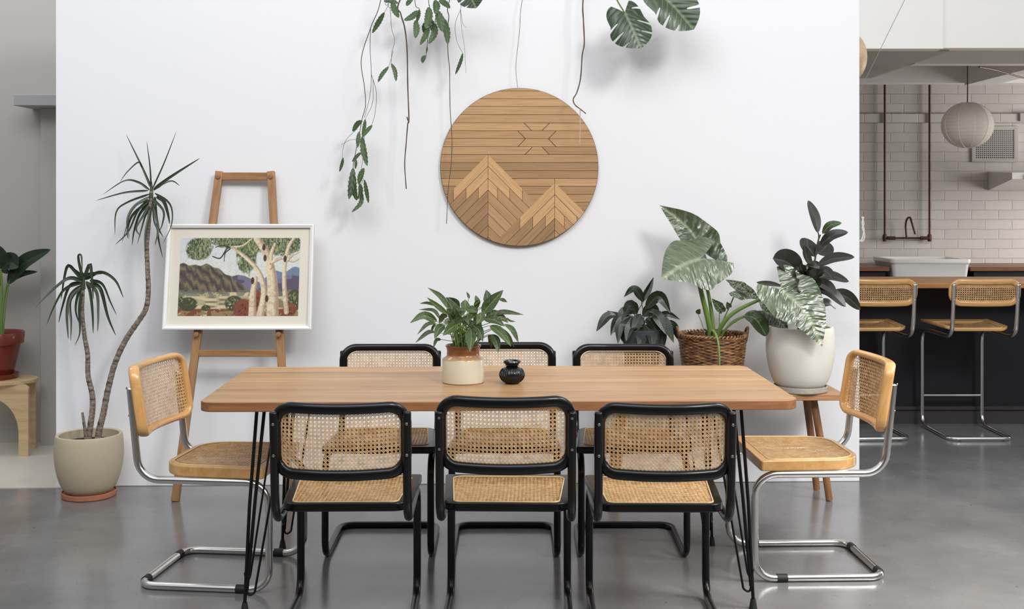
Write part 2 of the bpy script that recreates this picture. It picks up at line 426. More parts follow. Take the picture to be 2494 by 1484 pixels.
def m_tabletop():
    m, nt, b = newmat('tabletop_boards'); L = nt.links.new
    tc = nd(nt, 'ShaderNodeTexCoord'); sp = nd(nt, 'ShaderNodeSeparateXYZ'); L(tc.outputs['Object'], sp.inputs[0])
    bw = nd(nt, 'ShaderNodeMath', operation='DIVIDE'); bw.inputs[1].default_value = 0.142; L(sp.outputs[1], bw.inputs[0])
    fl = nd(nt, 'ShaderNodeMath', operation='FLOOR'); L(bw.outputs[0], fl.inputs[0])
    fx = nd(nt, 'ShaderNodeMath', operation='FRACT'); L(bw.outputs[0], fx.inputs[0])
    wn = nd(nt, 'ShaderNodeTexWhiteNoise', noise_dimensions='1D'); L(fl.outputs[0], wn.inputs['W'])
    mp = nd(nt, 'ShaderNodeMapping'); mp.inputs['Scale'].default_value = (1.3, 20, 20)
    of = nd(nt, 'ShaderNodeVectorMath', operation='SCALE'); of.inputs['Scale'].default_value = 7; L(wn.outputs['Color'], of.inputs[0])
    ad = nd(nt, 'ShaderNodeVectorMath', operation='ADD'); L(tc.outputs['Object'], ad.inputs[0]); L(of.outputs[0], ad.inputs[1]); L(ad.outputs[0], mp.inputs['Vector'])
    n = nd(nt, 'ShaderNodeTexNoise'); n.inputs['Scale'].default_value = 1; n.inputs['Detail'].default_value = 8; n.inputs['Roughness'].default_value = 0.68; n.inputs['Distortion'].default_value = 0.5
    L(mp.outputs[0], n.inputs['Vector'])
    cr = nd(nt, 'ShaderNodeValToRGB'); e = cr.color_ramp.elements
    e[0].position = 0.25; e[0].color = S(146, 106, 70); e[1].position = 0.62; e[1].color = S(190, 150, 106)
    L(n.outputs['Fac'], cr.inputs[0])
    tn = nd(nt, 'ShaderNodeMapRange'); tn.inputs[3].default_value = 0.82; tn.inputs[4].default_value = 1.14; L(wn.outputs['Value'], tn.inputs[0])
    mx = nd(nt, 'ShaderNodeMix', data_type='RGBA', blend_type='MULTIPLY'); mx.inputs[0].default_value = 1; L(cr.outputs[0], mx.inputs[6]); L(tn.outputs[0], mx.inputs[7])
    d = nd(nt, 'ShaderNodeMath', operation='SUBTRACT'); d.inputs[1].default_value = 0.5; L(fx.outputs[0], d.inputs[0])
    da = nd(nt, 'ShaderNodeMath', operation='ABSOLUTE'); L(d.outputs[0], da.inputs[0])
    gr = nd(nt, 'ShaderNodeMapRange'); gr.inputs[1].default_value = 0.488; gr.inputs[2].default_value = 0.496; L(da.outputs[0], gr.inputs[0])
    m2 = nd(nt, 'ShaderNodeMix', data_type='RGBA'); m2.inputs[7].default_value = S(92, 58, 38)
    g2 = nd(nt, 'ShaderNodeMath', operation='MULTIPLY'); g2.inputs[1].default_value = 0.6; L(gr.outputs[0], g2.inputs[0]); L(g2.outputs[0], m2.inputs[0])
    L(mx.outputs[2], m2.inputs[6]); L(m2.outputs[2], b.inputs['Base Color'])
    b.inputs['Roughness'].default_value = 0.38; b.inputs['Specular IOR Level'].default_value = 0.5
    bp = nd(nt, 'ShaderNodeBump'); bp.inputs['Strength'].default_value = 0.1; bp.inputs['Distance'].default_value = 0.002
    L(n.outputs['Fac'], bp.inputs['Height']); L(bp.outputs['Normal'], b.inputs['Normal'])
    return m
M['tabletop'] = m_tabletop()
def m_wicker():
    m, nt, b = newmat('brown_wicker'); L = nt.links.new
    tc = nd(nt, 'ShaderNodeTexCoord'); mp = nd(nt, 'ShaderNodeMapping'); mp.inputs['Scale'].default_value = (30, 30, 120)
    L(tc.outputs['Object'], mp.inputs['Vector'])
    n = nd(nt, 'ShaderNodeTexNoise'); n.inputs['Scale'].default_value = 1; n.inputs['Detail'].default_value = 3; L(mp.outputs[0], n.inputs['Vector'])
    cr = nd(nt, 'ShaderNodeValToRGB'); e = cr.color_ramp.elements
    e[0].position = 0.35; e[0].color = S(70, 42, 24); e[1].position = 0.68; e[1].color = S(172, 124, 78)
    L(n.outputs['Fac'], cr.inputs[0]); L(cr.outputs[0], b.inputs['Base Color']); b.inputs['Roughness'].default_value = 0.45
    return m
M['wicker'] = m_wicker()
def m_trunk():
    m, nt, b = newmat('ringed_trunk_bark'); L = nt.links.new
    uv = nd(nt, 'ShaderNodeUVMap'); mp = nd(nt, 'ShaderNodeMapping'); mp.inputs['Scale'].default_value = (70, 30, 1); L(uv.outputs[0], mp.inputs['Vector'])
    n = nd(nt, 'ShaderNodeTexNoise'); n.inputs['Scale'].default_value = 1; n.inputs['Detail'].default_value = 5; L(mp.outputs[0], n.inputs['Vector'])
    cr = nd(nt, 'ShaderNodeValToRGB'); e = cr.color_ramp.elements
    e[0].position = 0.35; e[0].color = S(74, 60, 50); e[1].position = 0.65; e[1].color = S(158, 144, 130)
    L(n.outputs['Fac'], cr.inputs[0]); L(cr.outputs[0], b.inputs['Base Color']); b.inputs['Roughness'].default_value = 0.8
    bp = nd(nt, 'ShaderNodeBump'); bp.inputs['Strength'].default_value = 0.8; bp.inputs['Distance'].default_value = 0.004
    L(n.outputs['Fac'], bp.inputs['Height']); L(bp.outputs['Normal'], b.inputs['Normal'])
    return m
M['trunk'] = m_trunk()
def m_jar():
    m, nt, b = newmat('two_tone_stoneware'); L = nt.links.new
    tc = nd(nt, 'ShaderNodeTexCoord'); sp = nd(nt, 'ShaderNodeSeparateXYZ'); L(tc.outputs['Object'], sp.inputs[0])
    n = nd(nt, 'ShaderNodeTexNoise'); n.inputs['Scale'].default_value = 25; L(tc.outputs['Object'], n.inputs['Vector'])
    a = nd(nt, 'ShaderNodeMath', operation='MULTIPLY_ADD'); a.inputs[1].default_value = 0.006; L(n.outputs['Fac'], a.inputs[0]); L(sp.outputs[2], a.inputs[2])
    cr = nd(nt, 'ShaderNodeValToRGB'); cr.color_ramp.interpolation = 'LINEAR'; e = cr.color_ramp.elements
    mr = nd(nt, 'ShaderNodeMapRange'); mr.inputs[1].default_value = 0.0; mr.inputs[2].default_value = 0.145; L(a.outputs[0], mr.inputs[0]); L(mr.outputs[0], cr.inputs[0])
    e[0].position = 0.0; e[0].color = S(206, 196, 172); e[1].position = 0.63; e[1].color = S(212, 202, 180)
    for p, c in ((0.655, S(176, 142, 96)), (0.74, S(160, 118, 76)), (0.79, S(134, 84, 48)), (1.0, S(114, 68, 38))):
        x = e.new(p); x.color = c
    L(cr.outputs[0], b.inputs['Base Color']); b.inputs['Roughness'].default_value = 0.22; b.inputs['Coat Weight'].default_value = 0.3
    return m
M['jar'] = m_jar()
def m_paper():
    m, nt, b = newmat('rice_paper'); L = nt.links.new
    b.inputs['Base Color'].default_value = S(238, 232, 222); b.inputs['Roughness'].default_value = 0.8
    tr = nd(nt, 'ShaderNodeBsdfTranslucent'); tr.inputs[0].default_value = S(220, 215, 205)
    ms = nd(nt, 'ShaderNodeMixShader'); ms.inputs[0].default_value = 0.4
    L(b.outputs[0], ms.inputs[1]); L(tr.outputs[0], ms.inputs[2]); L(ms.outputs[0], nt.nodes['Material Output'].inputs['Surface'])
    return m
M['paper'] = m_paper()
M['lf_lily'] = leafmat('peace_lily_leaf', S(22, 38, 12), S(74, 98, 38), S(140, 156, 104), 0.3, 14, 0.1, bd=0.0003, crinkle=0.0030, cs=(3, 16, 1), cdet=2)
M['lf_lilydark'] = leafmat('dark_peace_lily_leaf', S(18, 26, 17), S(40, 52, 34), S(84, 96, 76), 0.3, 16, 0.06, bd=0.0002)
M['lf_rubber'] = leafmat('rubber_plant_leaf', S(36, 36, 32), S(58, 58, 50), S(96, 92, 80), 0.25, 26, 0.04, bd=0.00006)
M['lf_aloc'] = leafmat('elephant_ear_leaf', S(44, 62, 30), S(98, 112, 78), S(170, 180, 146), 0.30, 6, 0.14, sheen=0.5, bd=0.0012, crinkle=0.020, cs=(2.2, 11, 1), cdet=1.5, coat=0.7)
M['lf_drac'] = leafmat('dragon_tree_leaf', S(34, 46, 32), S(64, 78, 56), S(80, 92, 70), 0.35, 0.01, 0.0)
M['lf_mons'] = leafmat('swiss_cheese_leaf', S(38, 52, 36), S(68, 86, 62), S(142, 158, 124), 0.3, 7, 0.25)
M['lf_cactus'] = leafmat('leaf_cactus_pad', S(30, 48, 22), S(84, 108, 66), S(120, 140, 100), 0.4, 5, 0.1)
M['lf_banana'] = leafmat('dark_paddle_leaf', S(20, 34, 22), S(34, 52, 34), S(60, 80, 50), 0.35, 20, 0.1)

# ------------------------------------------------------------------ leaves
def prof(kind, t):
    if kind == 'lance':   # peace lily
        return max(0.0, math.sin(math.pi * min(1, t) ** 0.8)) ** 0.85 * (1 - 0.25 * t)
    if kind == 'ellipse': # rubber plant
        return max(0.0, math.sin(math.pi * t)) ** 0.6
    if kind == 'strap':
        return min(1, t * 7 + 0.45) * (1 - t) ** 0.55
    if kind == 'pad':
        return max(0.0, math.sin(math.pi * t ** 0.9)) ** 0.6 * (1 - 0.26 * (math.fmod(t * 7, 1.0)))
    if kind == 'paddle':
        return max(0.0, math.sin(math.pi * t ** 0.85)) ** 0.7
    return 1
def leaf(parent, pts, W, mat, kind='lance', facing=(0.1, -1, 0.4), fold=0.25, wave=0.0, n=18, name='leaf', cup=0.0, twist=0.0, slits=None, shear=0.0, lobe=0.30):
    """pts: 3D midrib points base->tip, W full width"""
    mid = catmull(pts, 8)
    # resample
    L = [0]
    for a, b in zip(mid, mid[1:]): L.append(L[-1] + (b - a).length)
    tot = L[-1]
    def P(t):
        s = t * tot
        if s < 0: d = (mid[1] - mid[0]).normalized(); return mid[0] + d * s, d
        for i in range(len(L) - 1):
            if L[i + 1] >= s or i == len(L) - 2:
                k = (s - L[i]) / max(1e-9, L[i + 1] - L[i])
                d = (mid[i + 1] - mid[i]).normalized()
                return mid[i].lerp(mid[i + 1], k), d
    fac = Vector(facing)
    cols = 4 if kind == 'strap' else (8 if kind in ('heart', 'monstera') else 6)
    v = []; f = []; uv = []
    t_lo = -lobe if kind in ('heart', 'monstera') else 0.0
    rows = n if kind not in ('heart', 'monstera') else (90 if kind == 'monstera' else 36)
    ph = random.random() * 6
    for side in (-1, 1):
        o = len(v)
        for i in range(rows + 1):
            t = t_lo + (1 - t_lo) * i / rows
            if kind in ('heart', 'monstera'):
                if t < 0:
                    k = min(1.0, t / t_lo)
                    outer = 0.44 + 0.38 * math.sqrt(max(0, 1 - k * k)); inner = 0.44 * k ** 1.15
                else:
                    inner = 0
                    outer = (0.82 + 0.18 * math.sin(min(1, t / 0.25) * math.pi / 2)) * (1 - max(0, (t - 0.12) / 0.88) ** (1.25 if kind == 'heart' else 2.2)) if t < 1 else 0
                    outer = max(outer, 0)
                if slits:
                    for (ts, tw, dep, sd) in slits:
                        if sd == side or sd == 0:
                            q = abs(t - ts) / tw
                            if q < 1: outer *= 1 - dep * (1 - q ** 4)
                            
            else:
                inner = 0; outer = prof(kind, t)
            tw = twist * t
            for j in range(cols + 1):
                s = inner + (outer - inner) * j / cols
                ts = t + shear * s * (0.3 if t > 0 else 0.0) * min(1, 1)
                p, d = P(ts if ts < 1 else 1 + 0 * ts)
                if ts > 1: p = p + d * (ts - 1) * tot
                sd = d.cross(fac).normalized()
                if twist: sd = Matrix.Rotation(tw, 3, d) @ sd
                nn = sd.cross(d).normalized()
                w = s * W / 2
                h = fold * w - cup * (w * w) / (W / 2 + 1e-6)
                if wave: h += wave * W * (s ** 2) * math.sin(t * 13 + ph + side)
                v.append(p + sd * (w * side) + nn * h); uv.append((s * side, t))
        for i in range(rows):
            for j in range(cols):
                a = o + i * (cols + 1) + j
                q = (a, a + 1, a + cols + 2, a + cols + 1)
                f.append(q if side < 0 else tuple(reversed(q)))
    return MB().add(v, f, uv).build(name, mat, parent, sharp=80)
def px3(pts, d, dd=0.0, org=(0, 0, 0)):
    """pixel polyline -> 3D, depth moving from d by dd along the way; relative to an origin"""
    n = len(pts) - 1
    return [at(x, y, d + dd * (i / n)) - Vector(org) for i, (x, y) in enumerate(pts)]

# ------------------------------------------------------------------ setting
WS = 0.027                                   # the room is turned 1.5 degrees against the view
def wallY(x): return 5.895 + WS * x
YAW = math.atan(WS)
def turned_box(x0, x1, t0, t1, z0, z1):      # box along the partition's direction; t = distance behind its face
    mb = MB(); v = []
    for x in (x0, x1):
        for t in (t0, t1):
            for z in (z0, z1): v.append((x, wallY(x) + t, z))
    return mb.add(v, [(0, 1, 3, 2), (4, 6, 7, 5), (0, 4, 5, 1), (2, 3, 7, 6), (0, 2, 6, 4), (1, 5, 7, 3)])
struct(box(-7, 8, -4, 14, -0.1, 0.0).build('floor', M['floor']))
struct(turned_box(-2.315, 1.797, 0, 0.22, 0.0, 2.72).build('wall_back', M['wall'], bevel=0.004))
struct(box(-6, -2.05, 5.80, 6.88, 0.0, 0.004).build('floor', M['beigefloor']))
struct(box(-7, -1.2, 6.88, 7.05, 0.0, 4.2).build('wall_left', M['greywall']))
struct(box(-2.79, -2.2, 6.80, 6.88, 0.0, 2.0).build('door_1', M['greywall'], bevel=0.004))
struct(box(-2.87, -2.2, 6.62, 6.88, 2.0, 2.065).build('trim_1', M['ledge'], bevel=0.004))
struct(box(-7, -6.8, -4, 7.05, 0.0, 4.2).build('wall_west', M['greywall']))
struct(box(-7, 7.0, -3.7, -3.5, 0.0, 4.2).build('wall_front', M['rearbrick']))
struct(box(6.8, 7.0, -3.5, 5.0, 0.0, 2.2).build('wall_east', M['rearbrick']))
# kitchen shell
KY = 10.2
struct(box(0.9, 7.0, KY, KY + 0.2, 0.0, 3.2).build('wall_kitchen', M['brick']))
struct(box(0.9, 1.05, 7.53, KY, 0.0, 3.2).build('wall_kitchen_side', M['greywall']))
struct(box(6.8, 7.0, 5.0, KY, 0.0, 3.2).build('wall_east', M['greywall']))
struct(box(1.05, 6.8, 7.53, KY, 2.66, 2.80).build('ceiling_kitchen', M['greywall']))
CB = 1.45 + 368 * 7.4 / F
struct(box(0.9, 2.755, 7.34, 7.46, CB, 4.2).build('wall_bulkhead', M['whitebeam'], bevel=0.003))
struct(box(2.755, 6.8, 7.40, 7.52, CB + 0.012, 4.2).build('wall_bulkhead_right', M['whitebeam'], bevel=0.003))
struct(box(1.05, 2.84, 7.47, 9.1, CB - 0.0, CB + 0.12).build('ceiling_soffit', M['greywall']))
struct(box(2.84, 6.8, 8.10, 8.22, CB - 0.005, 2.66).build('trim_beam_1', M['whitebeam']))
struct(box(1.05, 6.8, 9.45, 9.60, CB - 0.0, 2.66).build('trim_beam_2', M['whitebeam']))
struct(box(3.72, 3.95, 8.22, 9.45, CB - 0.02, 2.66).build('trim_beam_3', M['whitebeam']))
struct(box(1.05, 6.8, KY - 0.03, KY, 2.145, 2.225).build('trim_2', M['brick'], bevel=0.004))

# ------------------------------------------------------------------ cane weaving
def line_clip(p, d, poly):
    t0, t1 = -1e9, 1e9; n = len(poly)
    for i in range(n):
        a = poly[i]; b = poly[(i + 1) % n]
        ex, ey = b[0] - a[0], b[1] - a[1]
        nx, ny = -ey, ex                       # inward for CCW
        num = nx * (a[0] - p[0]) + ny * (a[1] - p[1]); den = nx * d[0] + ny * d[1]
        if abs(den) < 1e-12:
            if num > 0: return None
            continue
        t = num / den
        if den > 0: t0 = max(t0, t)
        else: t1 = min(t1, t)
    return (t0, t1) if t1 - t0 > 0.002 else None
def cane_mesh(poly, surf, pitch=0.0131, w=0.0017, step=0.0131):
    xs = [p[0] for p in poly]; ys = [p[1] for p in poly]
    x0, x1, y0, y1 = min(xs), max(xs), min(ys), max(ys)
    cx, cy = (x0 + x1) / 2, (y0 + y1) / 2
    mb = MB(); th = 0.0005; off = 0.00185
    V = []; Fc = []
    def strand(p, d, h):
        c = line_clip(p, d, poly)
        if not c: return
        L = c[1] - c[0]; n = max(2, int(L / step) + 1)
        o = len(V)
        for i in range(n + 1):
            t = c[0] + L * i / n
            u, v_ = p[0] + d[0] * t, p[1] + d[1] * t
            sx, sy = -d[1] * w / 2, d[0] * w / 2
            V.append(surf(u + sx, v_ + sy, h)); V.append(surf(u, v_, h + th)); V.append(surf(u - sx, v_ - sy, h)); V.append(surf(u, v_, h - th))
        for i in range(n):
            for k in range(4):
                l = (k + 1) % 4
                Fc.append((o + i * 4 + k, o + i * 4 + l, o + i * 4 + 4 + l, o + i * 4 + 4 + k))
    nx = int((x1 - x0) / pitch) + 2; ny = int((y1 - y0) / pitch) + 2
    for i in range(-nx, nx + 1):
        for s in (-off, off):
            strand((cx + (i + 0.5) * pitch + s, cy), (0, 1), 0.0)
            strand((cx, cy + (i + 0.5) * pitch + s), (1, 0), 0.0008)
    q = math.sqrt(0.5)
    for i in range(-nx - ny, nx + ny + 1):
        c = (i + 0.5) * pitch
        strand((cx + c, cy), (q, q), 0.0015)
        strand((cx + c, cy), (q, -q), -0.0007)
    mb.add(V, Fc)
    return mb

# ------------------------------------------------------------------ cantilever chairs
def make_chair(name, label, group, a=0.2125, tr=0.0142, zr=0.412, seat_t=0.028, zp=0.686, hp=0.126, hw=0.2265, ztop=0.778, metal='black', timber='black', wr=0.018, dr=0.014, D=0.47, bulge=0.045, tape=False, foot=None, seatx=(0.232, 0.205), stool=False, rc=0.05, plean=0.035, cr=0.055, sring=(0.45, 0.9)):
    t = empty(name, label, 'chair' if not stool else 'bar stool', group=group)
    lean = 0.10
    half = [(a, -0.535, ztop), (a, -0.50, zr), (a, 0, zr), (a, 0, tr), (a, -D, tr)]
    path = half + [(-x, y, z) for x, y, z in reversed(half)]
    pl = fillet(path, [0.085, 0.085, 0.075, 0.06, 0.06, 0.075, 0.085, 0.085], 7)
    tube(pl, tr, 14).build('tubular_frame', M[metal], t, bevel=0.006)
    # seat
    zs0 = zr + tr; zs1 = zs0 + seat_t
    wf, wb = seatx
    yf, yb = -0.02, -0.425
    def seat_outline(ins, rc, rf, k=1.0):
        ir = ins * sring[0] * k; is_ = ins * sring[1] * k
        pts = [(-wb + is_, yb + ir), (wb - is_, yb + ir), (wf - is_, yf - ins), (-wf + is_, yf - ins)]
        rads = [rc, rc, rf, rf]; out = []
        for i in range(4):
            p = Vector(pts[i]); A = Vector(pts[i - 1]); B = Vector(pts[(i + 1) % 4]); r = rads[i]
            u = (A - p).normalized(); w_ = (B - p).normalized(); ang = u.angle(w_); d = r / math.tan(ang / 2)
            cen = p + (u + w_).normalized() * (r / math.sin(ang / 2))
            s = p + u * d - cen; e = p + w_ * d - cen; tt = s.angle(e)
            for k in range(9):
                q = k / 8
                z = cen + (s * math.sin((1 - q) * tt) + e * math.sin(q * tt)) / math.sin(tt)
                out.append((z.x, z.y))
        return out
    so = seat_outline(0, rc, 0.012); si = seat_outline(0.036, rc - 0.025, 0.03)
    sad = (lambda x, y: 0.035 * (x / wf) ** 2 * (1 if stool else 0)) 
    n = len(so); mb = MB(); v = []
    for ol, z in ((so, zs0), (so, zs1), (si, zs1), (si, zs0)):
        v += [(x, y, z + sad(x, y)) for x, y in ol]
    f = []
    for k in range(4):
        k2 = (k + 1) % 4
        for i in range(n):
            j = (i + 1) % n; f.append((k * n + i, k * n + j, k2 * n + j, k2 * n + i))
    seat = MB().add(v, f, uvs=[(p[0] * 1 + p[1], p[1] * 0.3) for p in v]).build('seat_frame', M[timber], t, bevel=0.005)
    ci = seat_outline(0.033, rc - 0.023, 0.032)
    def ssurf(u, v_, h):
        e = max(0, 1 - (abs(u) / 0.19) ** 2) * max(0, 1 - (abs(v_ + 0.222) / 0.175) ** 2)
        return (u, v_, zs1 - 0.003 + h - 0.008 * e + sad(u, v_))
    cane_mesh(ci, ssurf).build('cane_webbing', M['cane'], seat, sharp=85)
    bead = [Vector((x, y, zs1 + 0.0005 + sad(x, y))) for x, y in seat_outline(0.0345, rc - 0.024, 0.031)]
    tube(bead, 0.0022, 6, closed=True).build('cane_bead', M['bead'], seat)
    # backrest
    def bsurf(u, v_, h):
        yb0 = -0.535 + (plean / 0.37) * (ztop - (zp + v_)) + tr + dr * 0.75
        k = max(0, 1 - (u / hw) ** 2)
        return Vector((u, yb0 - bulge * k + h, zp + v_ - 0.006 * k))
    cl = rrect(-hw + wr, hw - wr, -hp + wr, hp - wr, cr, 8)
    loop = [];
    cl2 = []
    for i in range(len(cl)):                 # subdivide straight runs so the frame bends
        p, q = cl[i], cl[(i + 1) % len(cl)]; L = math.dist(p, q); m = max(1, int(L / 0.03))
        for k in range(m): cl2.append((p[0] + (q[0] - p[0]) * k / m, p[1] + (q[1] - p[1]) * k / m))
    loop = [bsurf(x, z, 0) for x, z in cl2]
    nr = [Vector((2 * bulge * x / hw ** 2 * -1, 1, 0.0)) for x, z in cl2]
    back = ring_sweep(loop, nr, wr, dr, 14, power=2.6).build('backrest', M[timber if timber == 'black' else 'beechuv'], t, sharp=70)
    cb = rrect(-hw + 2 * wr - 0.003, hw - 2 * wr + 0.003, -hp + 2 * wr - 0.003, hp - 2 * wr + 0.003, max(0.02, cr - wr + 0.003), 6)
    cane_mesh(cb, bsurf).build('cane_webbing', M['cane'], back, sharp=85)
    bl = [bsurf(x, z, dr * 0.62) for x, z in [(p[0] * ((hw - 2 * wr + 0.004) / (hw - wr)), p[1] * ((hp - 2 * wr + 0.004) / (hp - wr))) for p in cl2]]
    tube(bl, 0.002, 6, closed=True).build('cane_bead', M['bead'], back)
    for s in (-1, 1):
        for dz in (0.052, -0.05):
            zz = zp + dz + 0.0; yy = -0.535 + (0.035 / 0.37) * (ztop - zz)
            m = lathe([(0.0, 0), (0.0045, 0), (0.0045, 0.002), (0.003, 0.0028), (0, 0.0028)], 12)
            o = m.build('screw', M['screw'], back, loc=(s * a, yy - tr + 0.0006, zz)); o.rotation_euler = (R(90), 0, 0)
    if not tape:
        for s in (-1, 1):
            lathe([(0, 0), (0.012, 0), (0.012, 0.005), (0, 0.005)], 14).build('floor_glide', M['rubber'], t, loc=(s * 0.13, -D, 0.0))
    else:
        for (p, q) in (((a, -0.085, tr), (a, -0.125, tr)), ((-a, -0.085, tr), (-a, -0.125, tr)), ((a - 0.05, -D, tr), (a - 0.085, -D, tr)), ((-a + 0.05, -D, tr), (-a + 0.085, -D, tr))):
            tube([Vector(p), (Vector(p) + Vector(q)) / 2, Vector(q)], tr + 0.0022, 14).build('rubber_sleeve', M['rubber'], t)
    if foot:
        tube([(-a, 0, foot), (0, 0, foot), (a, 0, foot)], 0.008, 10).build('footrest', M[metal], t)
    return t

G1 = 'black cane dining chairs around the table'
blk = make_chair('dining_chair', 'black framed cane chair nearest the camera in the middle, tallest back of the front row', G1)
def place(o, x, y, rz, label, dz=0.0):
    o.location = (x, y, 0); o.rotation_euler = (0, 0, rz); o['label'] = label
    if dz:
        for c in o.children:
            if c.name.startswith('backrest'): c.location.z = dz
    return o
bpy.context.view_layer.update()
spots = [
    (-0.010, 4.21, -0.02, 'black framed cane chair seen from behind, in the middle of the front row', 0.020),
    (-0.560, 4.21, 0.02, 'black framed cane chair seen from behind, on the left of the front row', 0),
    (0.495, 4.20, -0.01, 'black framed cane chair seen from behind, on the right of the front row', 0),
    (-0.540, 4.63, math.pi + 0.01, 'black framed cane chair facing the camera across the table, left of the stoneware jar', 0),
    (-0.030, 4.63, math.pi, 'black framed cane chair facing the camera, half hidden behind the stoneware jar', 0.008),
    (0.492, 4.63, math.pi - 0.01, 'black framed cane chair facing the camera, in front of the dark leafy plant', 0)]
for i, (x, y, rz, lb, dz) in enumerate(spots[1:]):
    c = copy_tree(blk); place(c, x, y, rz, lb, dz)
place(blk, *spots[0])

G2 = 'honey beech and chrome cane chairs at the table ends'
nat = make_chair('dining_chair', 'honey beech cane chair with chrome tube at the right end of the table', G2, a=0.222, tr=0.0142, zr=0.410, seat_t=0.040, zp=0.698, hp=0.134, hw=0.236, ztop=0.752, metal='chrome', timber='beech', wr=0.0118, dr=0.020, D=0.50, tape=True, seatx=(0.236, 0.222), bulge=0.05, rc=0.125, plean=0.06, cr=0.042, sring=(0.6, 0.6))
n2 = copy_tree(nat)
place(nat, 0.915, 4.595, R(90) + 0.035, 'honey beech cane chair with chrome tube at the right end of the table')
place(n2, -0.872, 4.462, R(-90) - 0.11, 'honey beech cane chair with chrome tube at the table end beside the easel')

G3 = 'chrome cane bar stools at the kitchen counter'
st = make_chair('bar_stool', 'chrome cantilever bar stool with cane back, fully in view at the dark counter', G3, a=0.192, tr=0.0125, zr=0.632, seat_t=0.018, zp=0.906, hp=0.083, hw=0.216, ztop=0.955, metal='chrome', timber='beech', wr=0.017, dr=0.012, D=0.455, seatx=(0.212, 0.188), bulge=0.02, foot=0.20, stool=True)
s2 = copy_tree(st)
place(st, 2.832, 7.40, 0.0, 'chrome cantilever bar stool with cane back, fully in view at the dark counter')
place(s2, 2.20, 7.40, 0.03, 'chrome cantilever bar stool with cane back, partly hidden by the white wall edge')

# ------------------------------------------------------------------ dining table
tb = empty('dining_table', 'long timber dining table with rounded corners on black hairpin legs', 'table', (-0.05, 4.445, 0), math.atan(0.022))
TL, TW = 1.052, 0.43
tt = prism(rrect(-TL, TL, -TW, TW, 0.055, 8), 0.716, 0.75).build('tabletop', M['tabletop'], tb, bevel=0.003)
tt.data.materials.append(wood('tabletop_edge_grain', S(156, 106, 68), S(116, 74, 46), (4, 60, 60), 0.45))
for p_ in tt.data.polygons:
    if abs(p_.normal.z) < 0.5: p_.material_index = 1
fr = MB()
box(-0.93, 0.90, -0.375, -0.345, 0.707, 0.716, fr); box(-0.93, 0.90, 0.345, 0.375, 0.707, 0.716, fr)
fr.build('under_rail', M['blackmetal'], tb)
for sx in (-1, 1):
    for sy in (-1, 1):
        cx, cy = sx * 0.875, sy * 0.335; fx, fy = sx * 0.90, sy * 0.375
        g = MB()
        box(min(cx, cx - sx * 0.13), max(cx, cx - sx * 0.13), cy - 0.035, cy + 0.035, 0.708, 0.716, g)
        r = 0.0062
        tube([(cx - sx * 0.01, cy, 0.712), (cx * 0.5 + fx * 0.5, (cy + fy) / 2, 0.37), (fx, fy, 0.03)], r, 10, g)
        tube([(cx - sx * 0.035, cy - sy * 0.01, 0.712), (cx * 0.5 + fx * 0.5 - sx * 0.02, (cy + fy) / 2, 0.39), (fx - sx * 0.008, fy, 0.08)], r, 10, g)
        tube(fillet([(cx - sx * 0.115, cy, 0.712), (fx - sx * 0.035, fy, 0.07), (fx - sx * 0.012, fy, 0.055), (fx - sx * 0.004, fy, 0.10)], 0.015, 5), 0.0042, 8, g)
        tube(fillet([(cx - sx * 0.06, cy - sy * 0.11, 0.712), (fx - sx * 0.012, fy - sy * 0.035, 0.115), (fx - sx * 0.004, fy - sy * 0.012, 0.095), (fx, fy, 0.14)], 0.015, 5), 0.0038, 8, g)
        lg = g.build('leg', M['blackmetal'], tb)
        lathe([(0, 0), (0.015, 0), (0.013, 0.012), (0.009, 0.035), (0, 0.035)], 14).build('foot', M['rubber'], lg, loc=(fx, fy, 0))

# ------------------------------------------------------------------ stoneware jar with peace lily
JX, JY = (1128 - CX) / F * 4.44, 4.44
jar = empty('stoneware_jar', 'cream and brown glazed stoneware jar holding a leafy green plant on the table', 'jar', (JX, JY, 0.75))
lathe([(0, 0), (0.076, 0), (0.0805, 0.004), (0.081, 0.010), (0.081, 0.088), (0.079, 0.094), (0.066, 0.102), (0.0625, 0.108), (0.0625, 0.122), (0.065, 0.135), (0.069, 0.140), (0.068, 0.145), (0.063, 0.144), (0.058, 0.130), (0.056, 0.118), (0, 0.118)], 64).build('jar_body', M['jar'], jar)
lathe([(0, 0.1185), (0.056, 0.1185), (0.054, 0.126), (0, 0.130)], 24).build('soil', M['soil'], jar)
lily = empty('peace_lily', 'green peace lily with many pointed leaves growing in the stoneware jar', 'plant', (JX, JY, 0.875))
LO = Vector((JX, JY, 0.875))
def Z4(x, y): return (980 + x / 5.3, 680 + y / 5.3)
